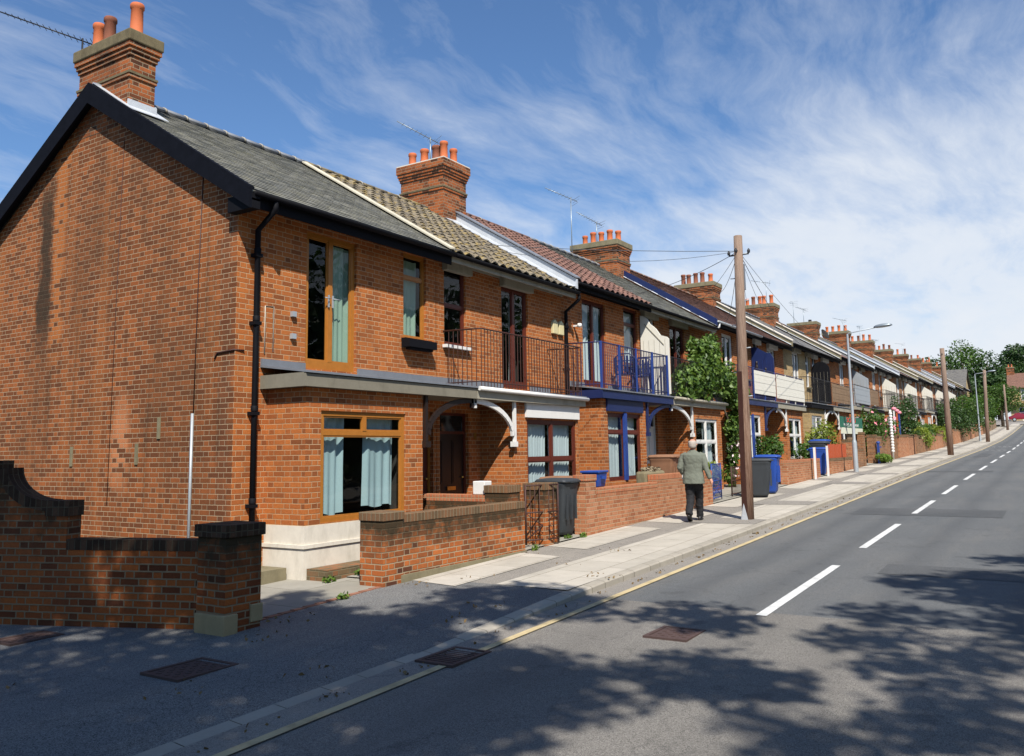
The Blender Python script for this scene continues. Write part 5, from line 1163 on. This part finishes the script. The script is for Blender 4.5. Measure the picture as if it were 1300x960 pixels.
b = MB(); b.box(36.1,36.22,-2.38,-2.28,gz(36),gz(36)+.95); b.lathe((36.16,-2.33,gz(36)+.95), [(.09,0),(.10,.05),(.05,.1),(.001,.11)], 8); b.box(36.3,36.95,-2.35,-2.31,gz(36)+.2,gz(36)+.26).box(36.3,36.95,-2.35,-2.31,gz(36)+.75,gz(36)+.81); b.build('blue_gatepost', MAT['brightblue'], at=(36.15,-2.3,gz(36)), label='bright blue post at the gate among weeds under the rose', cat='post')
bush('bush', 'bright green weeds spilling onto the pavement under the rose', 36.6, -2.5, gz(36.6)-.05, 1.2, .35, .55, 900, .10, MAT['grass'], 14)
bush('bush', 'tall dark green conifer bush beyond the pink-topped posts', 51.5, -1.4, gz(51), 2.0, .8, 3.6, 2600, .17, MAT['leafdark'], 15)
bush('bush', 'rounded green bush before the middle telegraph pole', 58.5, -1.5, gz(58), 2.6, .8, 2.4, 2000, .17, MAT['leaf'], 16)
bush('bush', 'yellow-green bush hanging over the wall left of the middle telegraph pole', 54.5, -1.9, gz(54), 2.0, .7, 1.8, 1600, .15, MAT['leafyel'], 17)
bush('bush', 'yellow-green bush just right of the middle telegraph pole', 66, -1.7, gz(66), 2.6, .8, 2.1, 1600, .18, MAT['leafyel'], 18)
bush('bush', 'reddish dark bush behind the walls right of the middle telegraph pole', 76, -1.4, gz(76), 2.4, .9, 4.0, 2200, .2, MAT['leafdark'], 19)
tree('garden_tree', 'small rounded garden tree left of the far street lamp', 'tree', 86, -1.9, gz(86), 4.3, 2.6, 3200, .2, MAT['leaf'], 20, trunk=.12, nb=8)
tree('garden_tree', 'low dark garden tree over the wall below the reddish bush', 'tree', 79, -2.1, gz(79), 3.2, 1.8, 1800, .18, MAT['leafdark'], 22, trunk=.1, nb=7)
tree('garden_tree', 'tree showing behind the far telegraph pole', 'tree', 104, -1.4, gz(104), 5.0, 3.2, 3000, .25, MAT['leaf'], 23, trunk=.12, nb=8)
tree('street_tree', 'round street tree on the pavement before the brown roofed house', 'tree', 133, -2.9, gz(133), 6.4, 3.4, 5200, .27, MAT['leaf'], 24, trunk=.2, nb=10)
for k, (x_, y_, hh, rr, mt, lb) in enumerate(((228,16.5,17,6.5,'leafdark','leftmost rounded dark green tree behind the far chimneys'),(236,10,21.5,7.5,'leaf','tallest green tree on the skyline at the top of the street'),(230,4,17.5,6,'leafdark','dark tree between the slate roof and the brown roof'),(240,-2.5,20,7,'leafdark','dark open-crowned tree rising above the brown roof'),(232,-10,17,7,'leaf','green tree above the right end of the brown roofed house'),(212,9,12,5.5,'leafdark','lower dark tree behind the slate roofed house'),(215,1.5,11,5,'leafdark','dark tree filling the gap beside the brown roofed house'),(236,23,14,6,'leaf','low tree mostly hidden behind the terrace ridge'),(238,-18,19,8,'leafdark','dark tree past the right end of the street'))):
    tree('woodland_tree', lb, 'tree', x_, y_, gz(x_), hh, rr, 7500, .62, MAT[mt], 40+k, 'trees on the skyline', trunk=.45, low=.05, nb=13)
# weeds at the wall foot
wd = []
for (x_, y_) in ((5.5,-2.0),(5.75,-2.12),(6.1,-2.25),(.6,-1.28),(1.2,-1.3),(4.3,-2.3),(1.9,-1.28),(-.2,-2.3)):
    wd.append((x_, y_, gz(x_)+.04, .12, .06, .05))
o = leaves('weeds', wd, 420, .055, MAT['grass'], None, .1, .1, 31); tag(o, 'small green weeds growing at the foot of the walls and piers', None, None, 'stuff')
lf = []
for k in range(46): x_ = -6+k*.8; lf.append((x_, -4.78+.05*math.sin(k*2.1), gz(x_)-.085, .32, .10, .006))
for k in range(14): x_ = -5+k*.75; lf.append((x_, -3.4+1.1*math.sin(k*1.7), gz(x_)+.008, .35, .35, .004))
o = leaves('fallen_leaves', lf, 420, .045, plain('dead_leaf', (.17,.11,.045), .9, .3, 20.), None, .1, .2, 55); tag(o, 'dry fallen leaves scattered along the kerb and footway', None, None, 'stuff')
# ------------------------------------------------------------------ houses at the top of the street
def far_house(label, x0, x1, y0, y1, zb, eave, ridge, wallm, roofm, axis='x', wins=(), chim=()):
    t = thing('hilltop_house', label, 'house', ((x0+x1)/2, (y0+y1)/2, zb)); w = MB(); w.box(x0, x1, y0, y1, zb-1.5, zb+eave, 0, None, 'tb')
    if axis == 'y':
        xm = (x0+x1)/2
        w.poly([(x0,y0,zb+eave),(x1,y0,zb+eave),(xm,y0,zb+ridge)]); w.poly([(x1,y1,zb+eave),(x0,y1,zb+eave),(xm,y1,zb+ridge)])
        r = MB(); o = .35; s = (ridge-eave)/((x1-x0)/2)
        r.extr([(x0-o,y0-.3,zb+eave-o*s),(xm,y0-.3,zb+ridge),(x1+o,y0-.3,zb+eave-o*s),(x1+o,y0-.3,zb+eave-o*s+.12),(xm,y0-.3,zb+ridge+.12),(x0-o,y0-.3,zb+eave-o*s+.12)], (0,y1-y0+.6,0))
    w.build('wall', MAT[wallm], t); r.build('roof', MAT[roofm], t)
    for (ya, yb2, za, zb2) in wins:
        f = MB(); X_ = x0-.03; f.box(X_, x0-.002, ya, yb2, za, zb2)
        fo = f.build('window', MAT['whitewood'], t); g_ = MB(); m = (ya+yb2)/2; h_ = (za+zb2)/2
        for a, b in ((ya+.08, m-.04), (m+.04, yb2-.08)):
            for c, d in ((za+.08, h_-.04), (h_+.04, zb2-.08)): g_.box(X_-.006, X_-.001, a, b, c, d)
        g_.build('pane', MAT['dglass'], fo)
    for cx, cy, hh in chim: chimney(t, cx-.4, cx+.4, cy-.6, cy+.6, zb+ridge-1.4, zb+ridge+hh, [(cx,cy-.25,.5,.12,P1),(cx,cy+.25,.5,.12,P1)], MAT['chimtop'], False)
    return t
far_house('slate roofed brick house set across the top end of the terrace', 126, 136, 1.2, 14, gz(130), 5.2, 8.4, 'stock', 'slate2', 'y', [(2.2,3.6,gz(130)+3.2,gz(130)+4.6)], [(131,6.3,1.3)])
zb_ = gz(172)-.2
far_house('brown roofed pale brick house facing down the street behind the red car', 168, 176, -20, -2.6, zb_, 6.0, 8.6, 'stock', 'browntile', 'y', [(-6.0,-4.4,zb_+3.6,zb_+5.6),(-6.0,-3.9,zb_+.5,zb_+2.4),(-11.0,-9.2,zb_+3.6,zb_+5.6),(-11.0,-9,zb_+.5,zb_+2.4)], [(172,-2.9,1.3)])
bb = MB(); bb.box(167.2,167.97,-14,-3.2,zb_+2.6,zb_+3.1); bb.build('bay_canopy', MAT['brown'], [o for o in C.objects if o.name.startswith('hilltop_house') and o.parent is None][-1])
b = MB(); b.box(164.5,164.75,-22,-4.4,gz(164)-.3,gz(164)+1.1); b.build('front_wall', MAT['render'], at=(164.6,-13,gz(164)), label='white painted front wall behind the red car', cat='wall')
# parked red car
def car(label, x, y, z, ang):
    t = thing('parked_car', label, 'car', (x,y,z), None, ang, True); m = plain('dark_red_car_paint', (.20,.012,.02), .25, .04, 2., spec=.7)
    side = [(-2.1,.35),(-2.12,.62),(-2.0,.88),(-1.55,.98),(-1.1,1.38),(-.6,1.46),(.35,1.44),(.95,1.05),(1.7,.92),(2.05,.72),(2.1,.38)]
    rings = [[(a, yy*w(a, b), b if b < .9 else .9+(b-.9)*(1 if abs(yy) < .8 else .97)) for a, b in side] for yy, w in ((-.84, lambda a,b: 1 if b < 1 else .82),(-.80, lambda a,b: 1 if b < 1 else .82),(.80, lambda a,b: 1 if b < 1 else .82),(.84, lambda a,b: 1 if b < 1 else .82))]
    b = MB(); b.loft(rings, 0, sm=False); b.build('body', m, t, bevel=.04)
    for s in (-1, 1):
        g_ = MB(); g_.poly([(-1.35,s*.835*.9,1.0),(-1.02,s*.70,1.34),(-.1,s*.70,1.38),(-.1,s*.835*.9,1.0)][::s]); g_.poly([(0,s*.835*.9,1.0),(0,s*.70,1.38),(.38,s*.70,1.36),(.85,s*.835*.9,1.03)][::s]); g_.build('window', MAT['dglass'], t)
        for a in (-1.3, 1.3):
            n = 18; wh = MB(); wh.loft([[(a+r*math.cos(2*PI*k/n), s*o, .31+r*math.sin(2*PI*k/n)) for k in range(n)] for o, r in ((.66,.31),(.85,.31),(.86,.29),(.86,.2))], 0); wo = wh.build('wheel', MAT['rubber'], t)
            wh = MB(); wh.loft([[(a+r*math.cos(2*PI*k/n), s*o, .31+r*math.sin(2*PI*k/n)) for k in range(n)] for o, r in ((.80,.19),(.868,.19),(.872,.17))], 0); wh.build('rim', MAT['grey'], wo)
        MB().box(2.02,2.11,s*.55-.14,s*.55+.14,.62,.76).build('headlight', MAT['whitewood'], t); MB().box(-2.125,-2.03,s*.62-.1,s*.62+.1,.65,.84).build('tail_light', plain('red_lens', (.5,.01,.01), .2), t)
    MB().poly([(.98,-.62,1.08),(.98,.62,1.08),(.42,.56,1.41),(.42,-.56,1.41)]).build('windscreen', MAT['dglass'], t)
    return t
car('dark red hatchback parked across the top of the street', 160.5, -4.6, gz(160.5), -PI/2+.05)
# ------------------------------------------------------------------ the walking man
def ell(cx, cy, cz, rx, ry, n=20, tw=0., p=2.):
    P = []
    for k in range(n):
        a = 2*PI*k/n; c, s = math.cos(a), math.sin(a)
        P.append((cx+rx*math.copysign(abs(c)**(2/p), c), cy+ry*math.copysign(abs(s)**(2/p), s), cz))
    return P
def remesh(o, v, sm=2):
    m = o.modifiers.new('r', 'REMESH'); m.mode = 'VOXEL'; m.voxel_size = v; m.use_smooth_shade = True
    s = o.modifiers.new('s', 'SMOOTH'); s.iterations = sm; s.factor = .5
man = thing('person', 'man in grey-green jacket and black trousers walking away up the pavement, seen from behind', 'person', (9.22,-3.22,gz(9.2)), None, .12, True)
skin = plain('skin', (.52,.25,.17), .6, .06, 20.); jk = plain('grey_green_tweed', (.14,.15,.118), .95, .08, 60., bumpd=.004); tr_ = plain('black_trousers', (.012,.012,.014), .85, .2, 20.)
b = MB()                                                       # body under the clothes; faces +x
b.loft([ell(0,0,.80,.09,.14), ell(0,0,.95,.105,.155), ell(0,0,1.15,.10,.145), ell(.01,0,1.32,.105,.17), ell(.0,0,1.40,.07,.12), ell(.015,0,1.44,.055,.058), ell(.02,0,1.50,.052,.055)], 0)
H0 = (.035, 0, 1.585)
b.loft([ell(H0[0]-.01,0,1.475,.035,.035), ell(H0[0],0,1.50,.065,.055), ell(H0[0],0,1.54,.088,.070), ell(H0[0]-.004,0,1.58,.097,.076), ell(H0[0]-.008,0,1.62,.098,.077), ell(H0[0]-.010,0,1.655,.085,.068), ell(H0[0]-.01,0,1.685,.055,.045), ell(H0[0]-.01,0,1.697,.02,.018)], 0)
b.tube([(H0[0]+.085,0,1.60),(H0[0]+.115,0,1.565),(H0[0]+.09,0,1.555)], [.01,.017,.01], 8)         # nose
for s in (-1, 1): b.tube([(H0[0]-.02,s*.074,1.60),(H0[0]-.028,s*.09,1.585),(H0[0]-.015,s*.078,1.55)], [.010,.018,.009], 8)   # ears
b.tube([(0,.06,.86),(-.01,.085,.48),(-.22,.076,.17),(-.24,.075,.10)], [.085,.055,.038,.035], 12); b.tube([(0,-.07,.86),(.17,-.06,.48),(.22,-.046,.12),(.24,-.045,.06)], [.085,.055,.038,.035], 12)
SHR, ELR, WRR = Vector((0,-.185,1.37)), Vector((-.05,-.27,1.10)), Vector((-.06,-.36,.87))
SHL, ELL, WRL = Vector((0,.185,1.37)), Vector((-.06,.275,1.10)), Vector((.10,.20,.93))
for S, E_, W_ in ((SHR,ELR,WRR),(SHL,ELL,WRL)):
    b.tube([S,E_,W_], [.048,.036,.024], 10)
    dd = (W_-E_).normalized(); sd = Vector((0,1 if W_.y > 0 else -1,0)); fw = dd.cross(sd).normalized()
    P0_ = W_+dd*.05; b.tube([W_, W_+dd*.03, W_+dd*.085], [.024,.034,.030], 10)
    for k, (ln, off) in enumerate(((.066,-.027),(.076,-.009),(.072,.009),(.056,.026))):
        st = W_+dd*.075+fw*off; b.tube([st, st+dd*ln*.5-sd*.006, st+dd*ln*.9-sd*.026], [.0105,.0098,.0085], 7)
    st = W_+dd*.03-fw*.026; b.tube([st, st-fw*.022+dd*.022, st-fw*.024+dd*.052-sd*.01], [.012,.0105,.009], 7)
bo = b.build('body', skin, man, uv=False); remesh(bo, .0075, 2)
b = MB()
for s in (-1, 1): b.lathe((H0[0]+.082, s*.030, 1.598), [(.001,-.010),(.009,-.006),(.011,0),(.009,.006),(.001,.010)], 8)
b.build('eyes', MAT['whitewood'], man)
b = MB(); b.box(H0[0]+.083,H0[0]+.096,-.022,.022,1.532,1.538); b.build('mouth', plain('lips', (.35,.12,.1), .6), man, bevel=.002)
b = MB(); b.loft([ell(-.005,0,1.515,.074,.070), ell(-.002,0,1.55,.092,.083), ell(0,0,1.60,.102,.087), ell(0,0,1.635,.100,.085), ell(-.012,0,1.658,.082,.072)], 0)
hr = b.build('hair', plain('grey_hair', (.42,.36,.31), .9, .3, 70.), man, uv=False); hr.location = (-.012,0,0); remesh(hr, .010, 2)
b = MB()                                                       # jacket
b.loft([ell(-.03,0,.775,.155,.232,24,p=2.3), ell(-.02,0,.90,.150,.218,24,p=2.3), ell(-.005,0,1.03,.135,.20,24,p=2.3), ell(0,0,1.18,.14,.208,24,p=2.4), ell(-.005,0,1.30,.145,.222,24,p=2.5), ell(-.01,0,1.375,.125,.205,24,p=2.4), ell(0,0,1.42,.09,.13,24), ell(.005,0,1.455,.070,.078,24), ell(.01,0,1.475,.066,.070,24)], 0)
b.tube([SHR+Vector((0,.05,-.01)), SHR+Vector((0,-.015,-.03)), SHR.lerp(ELR,.5)+Vector((0,-.012,0)), ELR, ELR.lerp(WRR,.5), WRR+Vector((0,0,.01))], [.075,.078,.068,.060,.054,.048], 14)
b.tube([SHL+Vector((0,-.05,-.01)), SHL+Vector((0,.015,-.03)), SHL.lerp(ELL,.5)+Vector((0,.012,0)), ELL, ELL.lerp(WRL,.5), WRL], [.075,.078,.068,.062,.055,.048], 14)
jo = b.build('jacket', jk, man, uv=False); remesh(jo, .012, 3)
tx = bpy.data.textures.new('folds', 'CLOUDS'); tx.noise_scale = .08; dm = jo.modifiers.new('d', 'DISPLACE'); dm.texture = tx; dm.strength = .022; dm.mid_level = .5
b = MB(); b.loft([ell(0,0,1.0,.12,.17), ell(0,0,.88,.13,.185), ell(0,0,.80,.125,.18)], 0)
b.tube([(0,.085,.86),(.0,.088,.66),(-.01,.085,.47),(-.13,.08,.28),(-.24,.075,.15)], [.112,.100,.084,.074,.070], 14); b.tube([(0,-.075,.86),(.09,-.07,.68),(.17,-.06,.48),(.20,-.05,.26),(.23,-.045,.07)], [.112,.098,.082,.074,.072], 14)
to = b.build('trousers', tr_, man, uv=False); remesh(to, .012, 3)
dm = to.modifiers.new('d', 'DISPLACE'); dm.texture = tx; dm.strength = .035; dm.mid_level = .5
for fx, fy, hz, pitch in ((-.22,.075,.045,.55),(.22,-.045,0.,-.08)):
    def tilt(R_): return [(fx-.03+(a-fx+.03)*math.cos(pitch)+(c-hz)*math.sin(pitch), b_, hz+max(0,pitch)*.09+(c-hz)*math.cos(pitch)-(a-fx+.03)*math.sin(pitch)) for a, b_, c in R_]
    b = MB(); b.loft([tilt(q) for q in (ell(fx+.05,fy,hz,.135,.045,16,p=2.6), ell(fx+.05,fy,hz+.03,.135,.046,16,p=2.6), ell(fx+.03,fy,hz+.06,.10,.042,16), ell(fx+.0,fy,hz+.11,.055,.042,16))], 0); b.build('shoe', plain('black_shoe_leather', (.012,.011,.011), .35), man, uv=False)
b = MB(); b.box(-.01,.10,.225,.245,.86,.98); b.build('paper', MAT['whitewood'], man)
# ------------------------------------------------------------------ tree behind the camera that dapples the corner
def shade_tree():
    t = thing('overhanging_tree', 'large leafy street tree on the near pavement whose branches shade the corner', 'tree', (-13.5,-16.5,gz(-13.5)))
    b = MB(); b.tube([(-13.5,-16.5,-.8),(-13.4,-16.4,3.5),(-13.1,-16.1,7.5),(-12.8,-15.6,12.5)], [.5,.40,.30,.12], 12)
    bl = []; rd = random.Random(3)
    def shade(gx0, gx1, gy0, gy1, n, ra, rb):
        for i in range(n):
            x_, y_, z_ = rd.uniform(gx0, gx1), rd.uniform(gy0, gy1), rd.uniform(10.0, 13.0)
            k = z_/math.tan(math.radians(50)); r_ = rd.uniform(ra, rb); bl.append((x_-.722*k, y_-.692*k, z_, r_, r_, r_*.45))
    shade(-6.0, -1.0, -6.2, 1.6, 70, .65, 1.05); shade(-1.4, 1.4, -6.8, -3.3, 12, .5, .8); shade(-1.2, .6, -2.4, -1.4, 3, .3, .5)
    shade(-2.6, 2.4, -10.0, -6.4, 11, .45, .8); shade(2.4, 5.0, -9.9, -8.0, 6, .5, .9); shade(4.6, 6.8, -10.6, -9.0, 3, .4, .7)
    for q in bl[:60:4]: b.tube([(-12.9,-15.9,9.5), ((-12.9+q[0])/2+.5, (-15.9+q[1])/2-.4, q[2]-.3), (q[0],q[1],q[2]-.1)], [.07,.035,.012], 5)
    b.build('trunk', MAT['bark'], t); leaves('crown', bl, 44000, .19, MAT['leaf'], t, .05, .30, 77)
shade_tree()
for k, (x_, y_) in enumerate([(-16,-28),(-3,-22),(6,-21),(15,-20.5),(24,-21),(33,-20.5),(43,-21),(54,-20.5),(66,-21),(80,-20.5),(-23,-10),(-24,0),(-22,10),(-21,20)]):  # out-of-view trees added to cut low sky fill and darken window reflections
    tree('sky_block_tree', ('%s unseen bushy tree opposite the terrace, added to block sky light' % ordn[k]) if k < 10 else ('%s unseen bushy tree facing the gable wall, added to block sky light' % ordn[k-10]), 'tree', x_, y_, gz(x_)-.2, 11.5, 5.3, 3200, .6, MAT['leafdark'], 90+k, 'unseen trees added to block sky light', trunk=.3, low=-.1, nb=11, gap=.2)
# ------------------------------------------------------------------ light, sky, camera
SUN_D = Vector((.72*math.cos(math.radians(50))/.997, .69*math.cos(math.radians(50))/.997, -math.sin(math.radians(50))))
sun = bpy.data.lights.new('sun', 'SUN'); sun.energy = 5.0; sun.angle = math.radians(.5); sun.color = (1, .95, .87)
so = bpy.data.objects.new('sun', sun); C.objects.link(so); so.rotation_euler = SUN_D.to_track_quat('-Z', 'Y').to_euler()
w = bpy.data.worlds.new('World'); scene.world = w; w.use_nodes = True; nt = w.node_tree
bg = nt.nodes['Background']; sky = nt.nodes.new('ShaderNodeTexSky'); sky.sky_type = 'NISHITA'; sky.sun_disc = False
sky.sun_elevation = math.radians(50); sdx, sdy = -SUN_D.x, -SUN_D.y; sky.sun_rotation = math.atan2(sdx, sdy); sky.altitude = 0; sky.air_density = 1.0; sky.dust_density = .6; sky.ozone_density = 2.2
tc = nt.nodes.new('ShaderNodeTexCoord').outputs['Generated']
sp = N(nt, 'ShaderNodeSeparateXYZ', i={0: tc}); zc = M_(nt, 'MAXIMUM', sp.outputs[2], .04)
px = M_(nt, 'DIVIDE', sp.outputs[0], M_(nt, 'ADD', zc, .12)); py = M_(nt, 'DIVIDE', sp.outputs[1], M_(nt, 'ADD', zc, .12))
cv = N(nt, 'ShaderNodeCombineXYZ', i={0: px, 1: py, 2: 0.}).outputs[0]
wp = N(nt, 'ShaderNodeTexNoise', i={'Scale': .9, 'Detail': 4., 'Vector': cv}).outputs['Color']
cw = N(nt, 'ShaderNodeVectorMath', operation='ADD', i={0: cv, 1: scaled(nt, wp, (.55,.55,0.))}).outputs[0]
mp = N(nt, 'ShaderNodeMapping', i={0: cw, 'Rotation': (0,0,math.radians(35)), 'Scale': (.8,1.5,1.)}).outputs[0]
mp2 = N(nt, 'ShaderNodeMapping', i={0: cw, 'Rotation': (0,0,math.radians(60)), 'Scale': (.7,2.4,1.)}).outputs[0]
n1 = noise(nt, mp, 1.25, 12, .60, .12); n2 = noise(nt, mp2, 2.4, 12, .66, .15); n3 = noise(nt, cv, .7, 4, .55)
dirx = N(nt, 'ShaderNodeVectorMath', operation='DOT_PRODUCT', i={0: tc, 1: (.94,.34,0.)}).outputs['Value']
dirr = N(nt, 'ShaderNodeVectorMath', operation='DOT_PRODUCT', i={0: tc, 1: (.97,-.24,0.)}).outputs['Value']
cl = M_(nt, 'ADD', M_(nt, 'MULTIPLY', n1, .50), M_(nt, 'ADD', M_(nt, 'MULTIPLY', n2, .34), M_(nt, 'MULTIPLY', n3, .30)))
bank = N(nt, 'ShaderNodeMapRange', i={0: zc, 1: .10, 2: .34, 3: .25, 4: -.02}).outputs[0]
side = N(nt, 'ShaderNodeMapRange', i={0: dirr, 1: .62, 2: .96, 3: -.045, 4: .07}).outputs[0]
front = N(nt, 'ShaderNodeMapRange', i={0: dirx, 1: -.1, 2: .5, 3: -.3, 4: 0.}).outputs[0]
cl = M_(nt, 'ADD', cl, M_(nt, 'ADD', front, M_(nt, 'ADD', bank, side)))
cf = ramp(nt, cl, [(.50, .0), (.58, .22), (.66, .52), (.76, .86), (.88, .97)])
skyc = mixc(nt, 1., sky.outputs[0], (.98,1.25,1.52), 'MULTIPLY')
mixn = mixc(nt, cf, skyc, (8.6,9.1,9.8))
nt.links.new(mixn, bg.inputs['Color']); bg.inputs['Strength'].default_value = .068
cam = bpy.data.cameras.new('camera'); co = bpy.data.objects.new('camera', cam); C.objects.link(co); scene.camera = co
cam.sensor_width = 36; cam.sensor_fit = 'HORIZONTAL'; cam.lens = 1085/1300*36; cam.shift_y = -45/1300; cam.clip_end = 3000; cam.clip_start = .05
Rm = [[0.5383420012420178, 0.09793872441315543, 0.8370160667269555], [-0.8425807202842734, 0.08102447206451095, 0.5324403860827072], [-0.015672252677076698, -0.9918886233781449, 0.12614015740054624]]
co.matrix_world = Matrix(((Rm[0][0], -Rm[0][1], -Rm[0][2], -8.0164), (Rm[1][0], -Rm[1][1], -Rm[1][2], -9.7443), (Rm[2][0], -Rm[2][1], -Rm[2][2], 1.7332), (0,0,0,1)))
scene.view_settings.view_transform = 'Standard'; scene.view_settings.look = 'None'; scene.view_settings.gamma = 1; scene.view_settings.use_curve_mapping = False
scene.view_settings.exposure = .48
scene.render.engine = 'CYCLES'; scene.cycles.max_bounces = 8; scene.cycles.diffuse_bounces = 1; scene.cycles.transparent_max_bounces = 12
